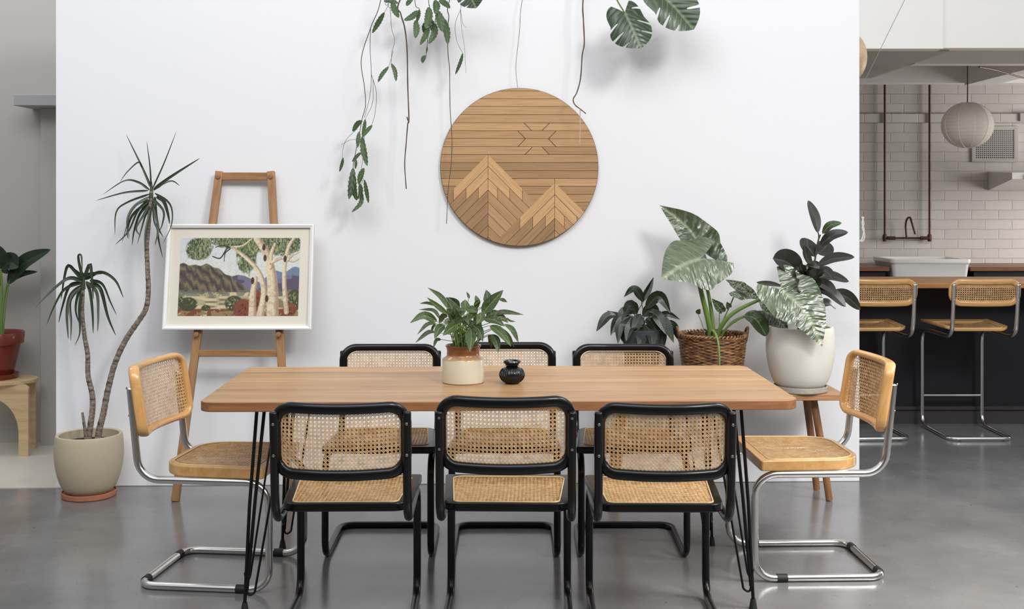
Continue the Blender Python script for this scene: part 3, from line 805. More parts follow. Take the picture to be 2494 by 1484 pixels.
LL = [
 ([(600,390),(500,230),(325,108)],60,.05),([(590,460),(430,330),(315,235)],60,-.03),([(430,345),(330,310),(220,315)],35,.06),
 ([(490,520),(400,405),(210,395)],45,.03),([(450,550),(280,470),(95,570)],92,-.02),([(440,575),(320,590),(190,720)],48,-.06),
 ([(435,590),(400,620),(370,690)],40,.05),([(430,685),(330,690),(165,825)],52,-.04),([(540,590),(470,650),(415,775)],95,-.09),
 ([(690,590),(620,640),(520,730)],110,-.10),([(740,380),(690,320),(590,235)],100,.04),([(820,410),(810,340),(815,265)],115,.05),
 ([(858,255),(850,210),(825,165)],32,.02),([(985,340),(965,270),(945,208)],62,.06),([(1090,320),(1100,230),(1080,138)],95,.08),
 ([(1030,450),(1150,310),(1305,140)],150,.0),([(1250,265),(1300,270),(1355,298)],42,.05),([(1110,475),(1320,430),(1570,462)],62,.04),
 ([(1150,490),(1270,490),(1370,565)],92,.03),([(1050,510),(1190,530),(1325,612)],105,-.03),([(1340,500),(1390,540),(1465,550)],26,.03),
 ([(1315,585),(1420,660),(1500,822)],66,.0),([(1130,600),(1270,700),(1405,872)],105,-.07),([(1230,610),(1370,740),(1445,885)],52,.04),
 ([(1110,715),(1150,790),(1145,892)],75,.02),([(1150,715),(1215,810),(1240,955)],92,-.05),([(885,640),(890,780),(872,940)],125,-.10),
 ([(905,590),(990,660),(1040,815)],95,-.08),([(660,575),(780,520),(890,520)],62,-.08),([(1010,430),(1010,510),(955,585)],105,-.06),
 ([(590,440),(640,420),(700,385)],55,-.05),([(700,400),(760,390),(825,412)],50,-.05),([(840,390),(900,400),(965,430)],95,-.02),
 ([(640,520),(650,450),(690,390)],75,.0),([(990,680),(1000,740),(975,812)],75,-.04),([(500,780),(440,790),(400,892)],42,-.03),
 ([(760,460),(720,470),(600,500)],85,.02),([(880,480),(940,500),(1030,640)],85,.02),([(560,240),(590,290),(625,385)],50,.07),
 ([(730,700),(740,760),(700,860)],70,-.02),([(1000,280),(960,330),(945,400)],70,.03),([(1080,480),(1160,440),(1260,420)],80,.02),([(870,560),(900,620),(900,700)],60,.05)]
for k in range(26):
    a0 = random.uniform(0, 6.28); r0 = random.uniform(40, 190); bx0 = 790 + r0 * math.cos(a0) * 1.25; by0 = 520 + r0 * math.sin(a0) * .75
    dx0 = math.cos(a0) * random.uniform(60, 130); dy0 = random.uniform(-110, 130)
    LL.append(([(bx0, by0), (bx0 + dx0 * .5, by0 + dy0 * .3 - 25), (bx0 + dx0, by0 + dy0)], random.uniform(60, 100), random.uniform(-.05, .09)))
stems = MB()
for i, (p, w, dz) in enumerate(LL):
    pts = [Z4(*q) for q in p]
    d0 = JY + dz * 0.5; P = px3(pts, d0, dz, LO)
    fc = (random.uniform(-.35, .35), -1, random.uniform(0.1, 0.9))
    leaf(lily, P, w / 5.3 / F * JY * 1.3, M['lf_lily'], 'lance', fc, fold=random.uniform(.1, .45), wave=0.02)
    b = P[0]; base = Vector((random.uniform(-.035, .035), random.uniform(-.03, .03), 0.0))
    midp = Vector((base.x * 1.2 + b.x * 0.25, base.y + b.y * 0.2, b.z * 0.62))
    tube(catmull([base, midp, b], 6), lambda t: 0.0018 * (1 - 0.4 * t), 6, stems)
stems.build('stems', M['stemgreen'], lily)

# ------------------------------------------------------------------ black vase
vx, vy = 0.0, 4.41
ve = empty('round_vase', 'small round black vase with lattice relief on the table', 'vase', (vx, vy, 0.75))
pr = [(0, 0), (0.022, 0), (0.027, 0.002)]
for i in range(1, 20):
    a = -60 + i * 6.6; pr.append((0.0485 * math.cos(R(a)) , 0.034 + 0.036 * math.sin(R(a))))
pr += [(0.026, 0.070), (0.0255, 0.074), (0.031, 0.078), (0.0335, 0.083), (0.031, 0.0885), (0.027, 0.0885), (0.023, 0.084), (0.021, 0.07), (0.0, 0.06)]
lathe(pr, 56).build('vase_body', M['vase'], ve)
lat = MB()
for k in range(30):
    for s in (-1, 1):
        pts = []
        for i in range(13):
            a = R(-48 + i * 7.5); th = 2 * math.pi * k / 30 + s * i * 0.045
            r = 0.0485 * math.cos(a) + 0.0002; pts.append((r * math.cos(th), r * math.sin(th), 0.034 + 0.0362 * math.sin(a)))
        tube(pts, 0.0009, 5, lat)
lat.build('lattice_relief', M['vase'], ve)

# ------------------------------------------------------------------ timber disk on the wall
DX, DZ, DR = (1265 - CX) / F * 5.87, 1.45 + 83 * 5.87 / F, 0.4045
DYF = wallY(DX)
dk = empty('wall_art_disk', 'round timber slat wall art with mountains and sun rays', 'wall art', (DX, DYF, DZ), YAW)
K = DR / 652.0
def zc(x, y): return ((x - 759) * K, -(y - 762) * K)
circ = [(DR * 0.995 * math.cos(2 * math.pi * i / 120), DR * 0.995 * math.sin(2 * math.pi * i / 120)) for i in range(120)]
def clip(poly, a, b, c):           # keep a x + b y >= c
    out = []; n = len(poly)
    for i in range(n):
        p, q = poly[i], poly[(i + 1) % n]
        dp, dq = a * p[0] + b * p[1] - c, a * q[0] + b * q[1] - c
        if dp >= 0: out.append(p)
        if (dp > 0 > dq) or (dp < 0 < dq):
            t = dp / (dp - dq); out.append((p[0] + (q[0] - p[0]) * t, p[1] + (q[1] - p[1]) * t))
    return out
lathe([(0, 0.002), (DR, 0.002), (DR, 0.017), (0, 0.017)], 128).build('backing_board', M['diskedge'], dk).rotation_euler = (R(90), 0, 0)
g = 0.0010
slats = MB()
def plank(poly, ang, y1, tone):
    if len(poly) < 3: return
    ar = sum(poly[i][0] * poly[(i + 1) % len(poly)][1] - poly[(i + 1) % len(poly)][0] * poly[i][1] for i in range(len(poly))) / 2
    if abs(ar) < 2e-5: return
    ou, ov = random.random() * 9, random.random() * 9
    ca, sa = math.cos(ang), math.sin(ang)
    prism(poly, -0.017, y1, slats, axis='y', uvf=lambda x, y: (x * ca + y * sa + ou, -x * sa + y * ca + ov), tone=tone)
rows = [70, 135, 200, 265, 331, 398, 463, 528, 595, 659, 725, 792, 857, 920, 987, 1052, 1118, 1184, 1250, 1316, 1382, 1450]
tones = [1, 1.02, 1.05, 1.0, .95, 1.06, .92, .98, 1.0, .88, .72, .74, 1.0, .78, .86, .74, .8, .9, .9, .9, .9]
for i in range(len(rows) - 1):
    yt = zc(0, rows[i])[1] - g; yb_ = zc(0, rows[i + 1])[1] + g
    p = clip(clip(circ, 0, -1, -yt), 0, 1, yb_)
    if rows[i] in (857,):     # rows broken into two boards
        xs = zc(*{463: (745, 0), 528: (1060, 0), 595: (1005, 0), 857: (1050, 0)}[rows[i]])[0]
        plank(clip(p, -1, 0, -xs + g), 0, -0.024, tones[i] * random.uniform(.9, 1.0))
        plank(clip(p, 1, 0, xs + g), 0, -0.024, tones[i] * (0.72 if rows[i] == 595 else 1.05))
    elif rows[i] == 595:
        (xa, za), (xb, zb) = zc(945, 595), zc(1009, 659); nx_, nz_ = (za - zb), (xb - xa); l_ = math.hypot(nx_, nz_); nx_, nz_ = nx_ / l_, nz_ / l_
        c_ = nx_ * xa + nz_ * za
        plank(clip(p, nx_, nz_, c_), 0, -0.024, .76); plank(clip(p, -nx_, -nz_, -c_), 0, -0.024, 1.0)
    else: plank(p, 0, -0.024, tones[i])
q = math.sqrt(.5)
def mountain(ax, ay, y1, lims, below=None):
    x0, y0 = zc(ax, ay); st_ = 97 * K
    for k in range(9):
        top = y0 - st_ * k
        for s in (-1, 1):
            # below slope line y <= top - |x-x0|
            p = clip(circ, -s * q, -q, -(s * x0 + top) * q + (g if k else 0))
            p = clip(p, s * q, q, (s * x0 + top - st_) * q + g)
            p = clip(p, s, 0, s * x0 + g)
            if below: p = below(p)
            ang = R(-45) if s > 0 else R(45)
            if k < 3:
                xl = x0 + s * lims[k] * K
                plank(clip(p, -s, 0, -s * xl + g), ang, y1, 1.18 if s < 0 else 1.22)
                plank(clip(p, s, 0, s * xl + g), ang, y1, 0.72 if s < 0 else .92)
            else: plank(p, ang, y1, random.uniform(.58, .72) if s < 0 else random.uniform(.78, .96))
plates = MB()
def plate(ax, ay, y1):
    x0, y0 = zc(ax, ay)
    p = clip(clip(circ, -q, -q, -(x0 + y0) * q), q, -q, -(-x0 + y0) * q)
    prism(p, -0.0238, y1, plates, axis='y')
plate(499, 660, -0.02415)
mountain(499, 660, -0.0248, (284, 180, 79))
x2, y2 = zc(1050, 892)
plate(1050, 892, -0.0249)
mountain(1050, 892, -0.0256, (288, 182, 78))
plates.build('mountain_base', M['diskgroove'], dk, sharp=30)
slats.build('timber_slats', M['disk'], dk, sharp=30)
for a, b in (((797,400),(860,463)),((1005,400),(942,463)),((745,465),(808,528)),((1060,465),(997,528)),((808,528),(745,595)),((997,528),(1060,595)),((865,597),(802,660)),((945,597),(1005,660))):
    (xa, za), (xb, zb) = zc(*a), zc(*b)
    bar((xa, -0.0242, za), (xb, -0.0242, zb), 0.0026, 0.001, up=(0, 1, 0)).build('sun_ray', M['diskgroove'], dk)

# ------------------------------------------------------------------ easel and painting
EX = -1.35
es = empty('easel', 'tall timber A-frame easel leaning to the white wall, holding the painting', 'easel', (EX, 5.55, 0))
def ez(z): return 0.0 + 0.27 * z / 1.6
def leg_pt(s, z): return Vector((s * (0.275 - 0.145 * z / 1.6) , ez(z), z))
for s in (-1, 1):
    a, b = leg_pt(s, 0.0), leg_pt(s, 1.60)
    mb = bar(a, b, 0.038, 0.028, up=(0, 1, 0))
    L = mb.build('leg', M['easel'], es, bevel=0.003)
    for zz in (1.575, 0.81):
        p = leg_pt(s, zz)
        o = lathe([(0, -0.004), (0.012, -0.004), (0.012, 0.012 if zz > 1 else 0.035), (0, 0.014 if zz > 1 else 0.037)], 16).build('peg', M['easel'], L, loc=(p.x, p.y - 0.012, p.z if zz > 1 else 0.795)); o.rotation_euler = (R(90), 0, 0)
for nm, zz, w in (('top_rail', 1.575, 0.040), ('cross_rail', 0.70, 0.034)):
    a, b = leg_pt(-1, zz), leg_pt(1, zz)
    bar(a + Vector((0.017, 0.002, 0)), b - Vector((0.017, -0.002, 0)), w, 0.022, up=(0, 1, 0)).build(nm, M['easel'], es, bevel=0.003)

import numpy as np
def paint_art(w, h, nx=420, ny=270):
    """loose watercolour landscape: pale sky, folded hills, plain, pale gum trees, foliage"""
    rng = np.random.default_rng(5)
    X, Y = np.meshgrid(np.linspace(0, 1.55, nx), np.linspace(0, 1, ny))    # Y up
    def vnoise(sc, seed, sy=None):
        r = np.random.default_rng(seed); sy = sy or sc
        G = r.random((int(sy * 1.2) + 4, int(sc * 1.8) + 4))
        gx = X * sc; gy = Y * sy; ix = gx.astype(int); iy = gy.astype(int); fx = gx - ix; fy = gy - iy
        fx = fx * fx * (3 - 2 * fx); fy = fy * fy * (3 - 2 * fy)
        return (G[iy, ix] * (1 - fx) + G[iy, ix + 1] * fx) * (1 - fy) + (G[iy + 1, ix] * (1 - fx) + G[iy + 1, ix + 1] * fx) * fy
    def fbm(sc, seed): return vnoise(sc, seed) * .5 + vnoise(sc * 2.1, seed + 1) * .3 + vnoise(sc * 4.3, seed + 2) * .2
    C = np.zeros((ny, nx, 3))
    def col(r, g_, b): return np.array(S(r, g_, b)[:3])
    def put(mask, c):
        m = np.clip(mask, 0, 1)[..., None]; C[:] = C * (1 - m) + np.asarray(c) * m
    sky = Y[..., None]
    C[:] = col(222, 220, 200) * (1 - sky) + col(206, 210, 214) * sky
    sm = lambda e: np.clip(e * 90 + .5, 0, 1)
    # far blue hills
    y = 0.50 + 0.10 * np.sin((X - 1.1) * 4.2) + 0.03 * np.sin(X * 22); put(sm(y - Y) * (X > 1.1), col(110, 126, 150))
    y = 0.46 + 0.05 * np.sin(X * 9 + 1) + 0.02 * fbm(12, 9)
    n = vnoise(10, 31, 16); put(sm(y - Y), col(86, 76, 96)); put(sm(y - Y) * (n > .55) * .6, col(130, 128, 150))
    # main folded hill
    y = np.interp(X[0], [0, .08, .2, .33, .42, .55, .66, .78, .9], [.66, .665, .64, .66, .64, .57, .50, .42, .33])[None, :] + .012 * np.sin(X * 40)
    m = sm(y - Y)
    n = vnoise(26, 41, 3); wv = np.sin((X * 1.0 + (Y - y) * 1.15 + .12 * fbm(5, 51)) * 34 + 3 * n)
    put(m, col(92, 82, 68)); put(m * np.clip(wv, 0, 1) * .75, col(132, 118, 88)); put(m * np.clip(-wv - .35, 0, 1) * 1.2, col(58, 46, 50))
    put(m * (fbm(16, 61) > .62) * .5, col(60, 50, 54))
    # plain
    m = sm(.30 - Y); put(m, col(176, 164, 128)); 
    n = vnoise(7, 71, 34); put(m * (n > .55) * .7, col(216, 200, 160)); put(m * (n < .3) * .8, col(112, 104, 76))
    m2 = sm(.33 - Y) * sm(Y - .25) * (fbm(22, 81) > .42); put(m2 * .8, col(104, 108, 98))
    put(sm(.09 - Y) * (fbm(9, 91) > .42), col(124, 66, 42)); put(sm(.06 - Y) * (fbm(15, 95) > .5), col(146, 122, 74))
    def blob(cx, cy, rx, ry, c, dens=.45, seed=1, sc=34):
        q_ = ((X - cx) / rx) ** 2 + ((Y - cy) / ry) ** 2
        mm = np.clip((1.15 - q_) * 3, 0, 1) * (vnoise(sc * 2, seed, sc * 1.6) * .6 + vnoise(sc, seed + 1, sc) * .4 > dens)
        put(mm, c)
    for cx, cy, rx, ry in ((.13, .15, .12, .09), (.03, .17, .07, .08), (.36, .10, .06, .04), (.72, .16, .12, .10), (1.5, .2, .1, .14)):
        blob(cx, cy, rx, ry, col(66, 68, 44), .22, int(cx * 100)); blob(cx - .02, cy + .03, rx * .7, ry * .5, col(120, 122, 76), .55, int(cx * 90))
    for cx, cy, rx, ry in ((.85, .10, .13, .12), (1.02, .2, .07, .12), (1.44, .08, .09, .08)):
        blob(cx, cy, rx, ry, col(128, 66, 44), .2, 7); blob(cx, cy - .02, rx * .8, ry * .6, col(86, 40, 30), .55, 8)
    def stroke(pts, w0, w1, c, shade=None, jit=.0):
        P = [Vector((p[0], p[1], 0)) for p in pts]; P = catmull(P, 10); N = len(P)
        best = np.full(X.shape, 9.0); side = np.zeros(X.shape)
        for i in range(N - 1):
            a, b = P[i], P[i + 1]; dx, dy = b.x - a.x, b.y - a.y; L2 = dx * dx + dy * dy + 1e-12
            t = np.clip(((X - a.x) * dx + (Y - a.y) * dy) / L2, 0, 1)
            wd = w0 + (w1 - w0) * (i + t) / (N - 1)
            d = np.hypot(X - a.x - t * dx, Y - a.y - t * dy) / wd
            s_ = np.sign(dx * (Y - a.y) - dy * (X - a.x)) * d
            u = d < best; best[u] = d[u]; side[u] = s_[u]
        m = np.clip((1 - best) * 5, 0, 1); put(m, c)
        if shade is not None:
            put(m * np.clip(-side * 1.6 - .1, 0, 1) * .8, shade); put(m * (fbm(24, 77) > .60) * .35, shade)
    tr, sh = col(222, 206, 176), col(150, 112, 84)
    gd, gm, gl = col(58, 70, 46), col(100, 114, 70), col(150, 156, 104)
    def foliage(cx, cy, rx, ry, sd):
        q0 = ((X - cx) / rx) ** 2 + ((Y - cy) / ry) ** 2; put(np.clip((1.0 - q0 + 1.2 * (vnoise(40, sd + 9, 18) - .5)) * 3, 0, 1) * .75, col(112, 124, 84))
        for c, de, o in ((gd, .42, 0), (gm, .55, 3), (gl, .66, 6)): 
            q_ = ((X - cx) / rx) ** 2 + ((Y - cy) / ry) ** 2
            put(np.clip((1.1 - q_ + .5 * (fbm(9, sd) - .5)) * 4, 0, 1) * (vnoise(120, sd + o, 46) * .7 + vnoise(50, sd + o + 2, 20) * .3 > de), c)
    foliage(.24, .86, .17, .15, 101); foliage(.62, .97, .26, .10, 111); foliage(.86, .78, .13, .25, 121); foliage(1.3, .93, .3, .16, 131); foliage(.92, .93, .2, .14, 141)
    stroke([(.42, .76), (.52, .74), (.60, .86), (.66, .88)], .008, .012, col(50, 42, 40)); stroke([(.45, .88), (.55, .90), (.7, .86)], .006, .012, col(60, 50, 44)); stroke([(.57, .70), (.58, .80), (.64, .86)], .005, .01, col(50, 42, 40))
    stroke([(1.06, .0), (1.10, .30), (1.03, .55), (.86, .74), (.66, .88)], .05, .018, tr, sh)
    stroke([(.66, .88), (.80, .90), (.92, .99)], .014, .010, tr, sh)
    stroke([(1.22, .03), (1.21, .35), (1.17, .62), (1.10, .82), (.98, 1.0)], .085, .045, tr, sh)
    stroke([(1.17, .62), (1.18, .8), (1.22, .92)], .035, .018, tr, sh)
    stroke([(.96, .02), (.96, .30), (.99, .48)], .055, .03, tr, sh)
    stroke([(1.40, .05), (1.36, .40), (1.36, .68), (1.40, .88), (1.46, .99)], .034, .02, tr, sh)
    stroke([(1.18, .68), (1.32, .74), (1.46, .70), (1.55, .74)], .026, .014, tr, sh)
    stroke([(1.38, .70), (1.46, .78), (1.55, .82)], .02, .01, tr, sh)
    for cx, cy in ((1.10, .74), (1.08, .88), (.95, .45), (1.14, .22), (1.36, .73)): blob(cx, cy, .022, .045, col(70, 44, 34), .15, 3)
    C *= (0.9 + .2 * vnoise(70, 7))[..., None]
    C = np.clip(C, 0, 1)
    me = bpy.data.meshes.new('painting_sheet')
    xs = np.linspace(-w / 2, w / 2, nx); zs = np.linspace(-h / 2, h / 2, ny)
    XX, ZZ = np.meshgrid(xs, zs); co = np.stack([XX.ravel(), np.zeros(XX.size), ZZ.ravel()], 1)
    idx = np.arange(nx * ny).reshape(ny, nx)
    fs = np.stack([idx[:-1, :-1].ravel(), idx[:-1, 1:].ravel(), idx[1:, 1:].ravel(), idx[1:, :-1].ravel()], 1)
    me.from_pydata(co.tolist(), [], fs.tolist())
    a = me.color_attributes.new('paint', 'FLOAT_COLOR', 'POINT')
    a.data.foreach_set('color', np.concatenate([C.reshape(-1, 3), np.ones((nx * ny, 1))], 1).ravel())
    m, nt, b = newmat('watercolour'); at_ = nd(nt, 'ShaderNodeAttribute', attribute_name='paint')
    nt.links.new(at_.outputs['Color'], b.inputs['Base Color']); b.inputs['Roughness'].default_value = 0.5
    me.materials.append(m)
    return me
PZ0, PZ1, PD0, PD1 = 0.817, 1.333, 5.655, 5.742
pw, phh = 0.730, math.hypot(PZ1 - PZ0, PD1 - PD0)
pa = empty('framed_painting', 'white framed landscape painting of pale gum trees and hills on the easel', 'painting', (-1.352, (PD0 + PD1) / 2, (PZ0 + PZ1) / 2))
pa.rotation_euler = (-math.atan2(PD1 - PD0, PZ1 - PZ0), 0, 0)
fm = MB(); fw = 0.018
hw_, hh = pw / 2, phh / 2
def mitre(o, i_, y0, y1, mb):
    # rectangular ring, outer o=(x,z) inner i, front y0 (towards viewer), back y1
    v = []
    for (a, b), y in ((o, y1), (o, y0), ((o[0] - 0.006, o[1] - 0.006), y0 - 0.002), (i_, y0 + 0.004), (i_, y1)):
        v += [(-a, y, -b), (a, y, -b), (a, y, b), (-a, y, b)]
    f = []
    for k in range(4):
        for i in range(4):
            j = (i + 1) % 4; f.append((k * 4 + i, k * 4 + j, k * 4 + 4 + j, k * 4 + 4 + i))
    mb.add(v, f)
mitre((hw_, hh), (hw_ - fw, hh - fw), -0.016, 0.016, fm)
fm.build('picture_frame', M['whiteframe'], pa, sharp=20)
box(-hw_ + 0.01, hw_ - 0.01, 0.002, 0.010, -hh + 0.01, hh - 0.01).build('mount_board', M['mat'], pa)
aw = 0.594; ah = 0.388
ao = bpy.data.objects.new('painting_sheet', paint_art(aw, ah)); COL.objects.link(ao); ao.parent = pa; ao.location = (-0.0, 0.001, -0.0)

# ------------------------------------------------------------------ dracaena pot
PX, PY = (217 - CX) / F * 5.655, 5.655
pot = empty('plant_pot', 'beige ceramic pot on a terracotta saucer at the left end of the white wall', 'pot', (PX, PY, 0))
def pot_profile(h, r_top, r_max, r_base, z0=0.0, lip=0.018):
    pts = [(0, z0), (r_base * 0.92, z0), (r_base, z0 + 0.006)]
    for i in range(1, 13):
        t = i / 12; r = r_base + (r_max - r_base) * math.sin(min(1, t / 0.72) * math.pi / 2) ** 0.62
        if t > 0.72: r = r_max + (r_top - r_max) * ((t - 0.72) / 0.28) ** 1.6
        pts.append((r, z0 + 0.006 + (h - 0.016) * t))
    rt = pts[-1][0]
    pts += [(rt - 0.003, z0 + h - 0.002), (rt - lip / 2, z0 + h), (rt - lip, z0 + h - 0.004), (rt - lip - 0.001, z0 + h - 0.03), (rt - lip - 0.004, z0 + h - 0.06), (0, z0 + h - 0.06)]
    return pts
lathe(pot_profile(0.285, 0.158, 0.163, 0.108, 0.022), 64).build('pot_body', M['concretepot'], pot)
lathe([(0, 0), (0.122, 0), (0.128, 0.004), (0.130, 0.026), (0.126, 0.028), (0.122, 0.020), (0, 0.0215)], 48).build('saucer', M['terra'], pot)
lathe([(0, 0.247), (0.137, 0.247), (0.137, 0.262), (0.06, 0.270), (0, 0.272)], 40).build('soil', M['soil'], pot)
dr = empty('dragon_tree', 'dragon tree with two ringed trunks and spiky leaf heads in the beige pot', 'plant', (PX, PY, 0.265))
DO = Vector((PX, PY, 0.265))
def Z1(x, y): return (x / 2.968, 200 + y / 2.968)
def Z2(x, y): return (x / 2.283, 600 + y / 2.283)
t1 = [Z2(*p) for p in ((540,1098),(555,1010),(575,930),(600,800),(640,650),(700,520),(760,430),(810,350),(825,250),(820,120),(816,0))] + [(361, 560), (365.6, 503), (369, 466)]
def ringed(r0, r1, n=None):
    return lambda t: (r0 + (r1 - r0) * t) * (1 + 0.05 * math.sin(t * 260))
tube(catmull(px3(t1, PY, 0.0, DO), 14), ringed(0.0165, 0.0095), 12).build('trunk', M['trunk'], dr)
t2 = [Z2(*p) for p in ((488,1098),(505,980),(515,900),(512,820),(490,720),(487,600),(470,500),(458,380),(460,280),(465,200))]
tube(catmull(px3(t2, PY - 0.02, -0.02, DO), 14), ringed(0.0155, 0.008), 12).build('trunk', M['trunk'], dr)
t3 = [Z2(*p) for p in ((482,1098),(472,1020),(458,925))]
tube(catmull(px3(t3, PY - 0.03, -0.02, DO), 12), ringed(0.010, 0.006), 10).build('trunk', M['trunk'], dr)
for hx, hy, hd in ((1095, 775, 0.0), (465 / 2.283 * 2.968, (600 + 192 / 2.283 - 200) * 2.968, -0.04)):
    c0 = at(*Z1(hx - 3, hy + 60), PY + hd) - DO; c1 = at(*Z1(hx, hy), PY + hd) - DO; c2 = at(*Z1(hx, hy - 60), PY + hd) - DO
    tube(catmull([c0, c1, c2], 6), lambda t: 0.011 * (1 - t) ** 0.7 + 0.001, 10).build('crown', M['lf_drac'], dr)
H1 = [([(1095,770),(1030,620),(910,375)],9),([(1092,770),(1085,620),(1060,425)],6),([(1105,770),(1190,580),(1278,350)],8),([(1110,780),(1230,690),(1450,548)],14),
 ([(1130,770),(1180,735),(1245,716),(1300,750)],10),([(1080,780),(1000,725),(900,715),(740,815)],9),([(1030,620),(1000,580),(920,650),(865,725)],6),
 ([(1070,785),(900,800),(690,858)],8),([(1080,810),(920,870),(840,940),(830,1110)],8),([(1080,830),(970,900),(920,1000),(935,1130)],12),
 ([(1085,850),(1000,930),(930,1080),(830,1180)],13),([(1080,870),(1010,960),(970,1080),(955,1185)],13),([(1085,880),(1035,970),(985,1060),(1020,1120)],12),([(1090,890),(1050,980),(1020,1080),(992,1175)],13),
 ([(1095,900),(1070,1000),(1050,1100),(1045,1215)],12),([(1110,850),(1115,1000),(1140,1080),(1118,1190)],12),([(1120,830),(1130,950),(1150,1060),(1182,1125)],12),
 ([(1130,830),(1180,860),(1210,940),(1228,1030)],15),([(1120,805),(1210,860),(1245,930),(1238,1040),(1175,1175)],8),([(1140,1000),(1145,1120),(1160,1200),(1178,1275)],8),
 ([(1100,840),(1180,930),(1175,1020),(1150,1085)],10),([(1080,860),(960,960),(920,1080),(930,1140)],11),([(1100,870),(1130,960),(1150,1060),(1155,1100)],10),([(1075,850),(990,890),(940,960),(915,1050),(880,1165)],9)]
for i, (p, w) in enumerate(H1):
    rd = random.uniform(-.13, .10)
    P = [at(*Z1(*q), PY + rd * (k / (len(p) - 1))) - DO for k, q in enumerate(p)]
    leaf(dr, P, w * 2.2 / 2.968 / F * PY, M['lf_drac'], 'strap', (random.uniform(-.6, .6), -1, random.uniform(-.1, .5)), fold=.3, n=20)
H2 = [[(465,190),(442,100),(437,52),(452,52),(456,100),(458,150)],[(462,190),(420,140),(380,108),(358,180),(340,300)],[(470,185),(490,120),(504,102),(512,180),(520,300)],
 [(475,185),(560,145),(640,190),(688,290)],[(460,195),(380,180),(270,265),(190,350)],[(460,200),(360,240),(300,340),(258,440)],[(462,205),(390,220),(350,330),(325,430)],
 [(480,195),(502,260),(515,380),(518,490)],[(485,200),(538,260),(546,380),(543,480)],[(500,190),(570,210),(615,310),(650,385)],[(500,205),(560,240),(600,390),(645,500)],
 [(460,215),(395,270),(372,370),(380,520)],[(460,220),(432,280),(422,360),(445,440)],[(455,220),(390,300),(395,420),(393,530)],[(458,240),(442,350),(445,480),(415,555)],[(470,190),(440,150),(380,110),(370,125)],[(470,180),(500,155),(560,150),(600,150)],
 [(450,260),(380,380),(340,460),(330,440)] ]
for i, p in enumerate(H2[:-1]):
    rd = random.uniform(-.14, .08)
    P = [at(*Z2(*q), PY - 0.04 + rd * (k / (len(p) - 1))) - DO for k, q in enumerate(p)]
    leaf(dr, P, 11 * 2.1 / 2.283 / F * PY * random.uniform(.8, 1.1), M['lf_drac'], 'strap', (random.uniform(-.6, .6), -1, random.uniform(-.1, .5)), fold=.3, n=24)

# ------------------------------------------------------------------ bench, basket, pots on the right
BX0, BX1, BY0, BY1, BZ = 0.42, 1.60, 5.50, 5.80, 0.522
bn = empty('bench', 'narrow timber bench with splayed round legs standing against the white wall', 'bench', ((BX0 + BX1) / 2, (BY0 + BY1) / 2, 0), YAW)
bl_, bw_ = (BX1 - BX0) / 2, (BY1 - BY0) / 2
box(-bl_, bl_, -bw_, bw_, BZ - 0.030, BZ).build('bench_top', M['bench'], bn, bevel=0.004)
for sx in (-1, 1):
    for sy in (-1, 1):
        tube([(sx * (bl_ - 0.135), sy * 0.065, BZ - 0.03), (sx * (bl_ - 0.10), sy * 0.085, 0.26), (sx * (bl_ - 0.068), sy * 0.105, 0.004)], lambda t: 0.0185 - 0.0015 * t, 16).build('leg', M['benchleg'], bn)
WX, WY = (1949 - CX) / F * 5.62, 5.62
wp = empty('plant_pot', 'large chalk white pot on a grey saucer standing on the bench', 'pot', (WX, WY, BZ))
lathe(pot_profile(0.297, 0.160, 0.1655, 0.112, 0.02), 64).build('pot_body', M['whitepot'], wp)
lathe([(0, 0), (0.122, 0), (0.129, 0.006), (0.130, 0.028), (0.126, 0.030), (0.12, 0.0195), (0, 0.0195)], 48).build('saucer', M['saucergrey'], wp)
lathe([(0, 0.257), (0.139, 0.257), (0.139, 0.275), (0.06, 0.282), (0, 0.284)], 40).build('soil', M['soil'], wp)
rb = empty('rubber_plant', 'dark leaved rubber plant growing in the chalk white pot', 'plant', (WX, WY, BZ + 0.28))
RO = Vector((WX, WY, BZ + 0.28))
st_pts = [(1942, 808), (1948, 790), (1972, 700), (1980, 660), (1987, 620), (1992, 590), (1998, 572)]
tube(catmull(px3(st_pts, WY, 0.02, RO), 8), lambda t: 0.0065 - 0.003 * t, 8).build('stem', M['stemdark'], rb)
tube(catmull(px3([(1958, 808), (1962, 760), (1970, 700)], WY + 0.02, 0, RO), 8), 0.005, 8).build('stem', M['stemdark'], rb)
tube(catmull(px3([(1992, 590), (1994, 575), (1991, 560)], WY + 0.02, 0, RO), 8), 0.003, 8).build('stem', M['stemdark'], rb)
RLV = [([(1992,568),(1985,530),(1968,488)],22,.03,0),([(2003,570),(2020,550),(2050,543)],17,-.02,1),([(1997,600),(2025,575),(2066,566)],24,-.05,0),([(1984,626),(1968,600),(1966,581)],44,.05,0),
 ([(1990,618),(2008,605),(2014,588)],40,.05,0),([(1977,650),(1965,625),(1958,597)],20,.0,0),([(1990,648),(2030,630),(2082,627)],28,-.06,0),([(1950,672),(1918,640),(1882,630)],56,-.06,0),
 ([(1960,668),(1985,648),(2005,655)],26,.02,0),([(1978,682),(2020,672),(2068,686)],24,.05,0),([(1980,675),(2010,660),(2030,683)],22,-.07,0),([(1905,698),(1875,692),(1842,688)],14,.08,0),
 ([(1972,695),(2005,693),(2036,718)],32,-.06,0),([(1975,705),(2020,712),(2060,748)],28,-.05,0),([(2020,716),(2060,722),(2096,754)],30,.05,0),([(1990,748),(2015,738),(2036,752)],24,.07,0),
 ([(1958,690),(1940,670),(1935,655)],34,-.08,0),([(1955,690),(1955,665),(1948,645)],30,-.03,0),([(1965,690),(1972,665),(1965,643)],30,-.04,0),([(1970,690),(1950,705),(1937,682)],34,-.1,0),([(1972,700),(1985,690),(1990,672)],26,-.08,0),([(1958,665),(1975,650),(1995,655)],24,-.1,0)]
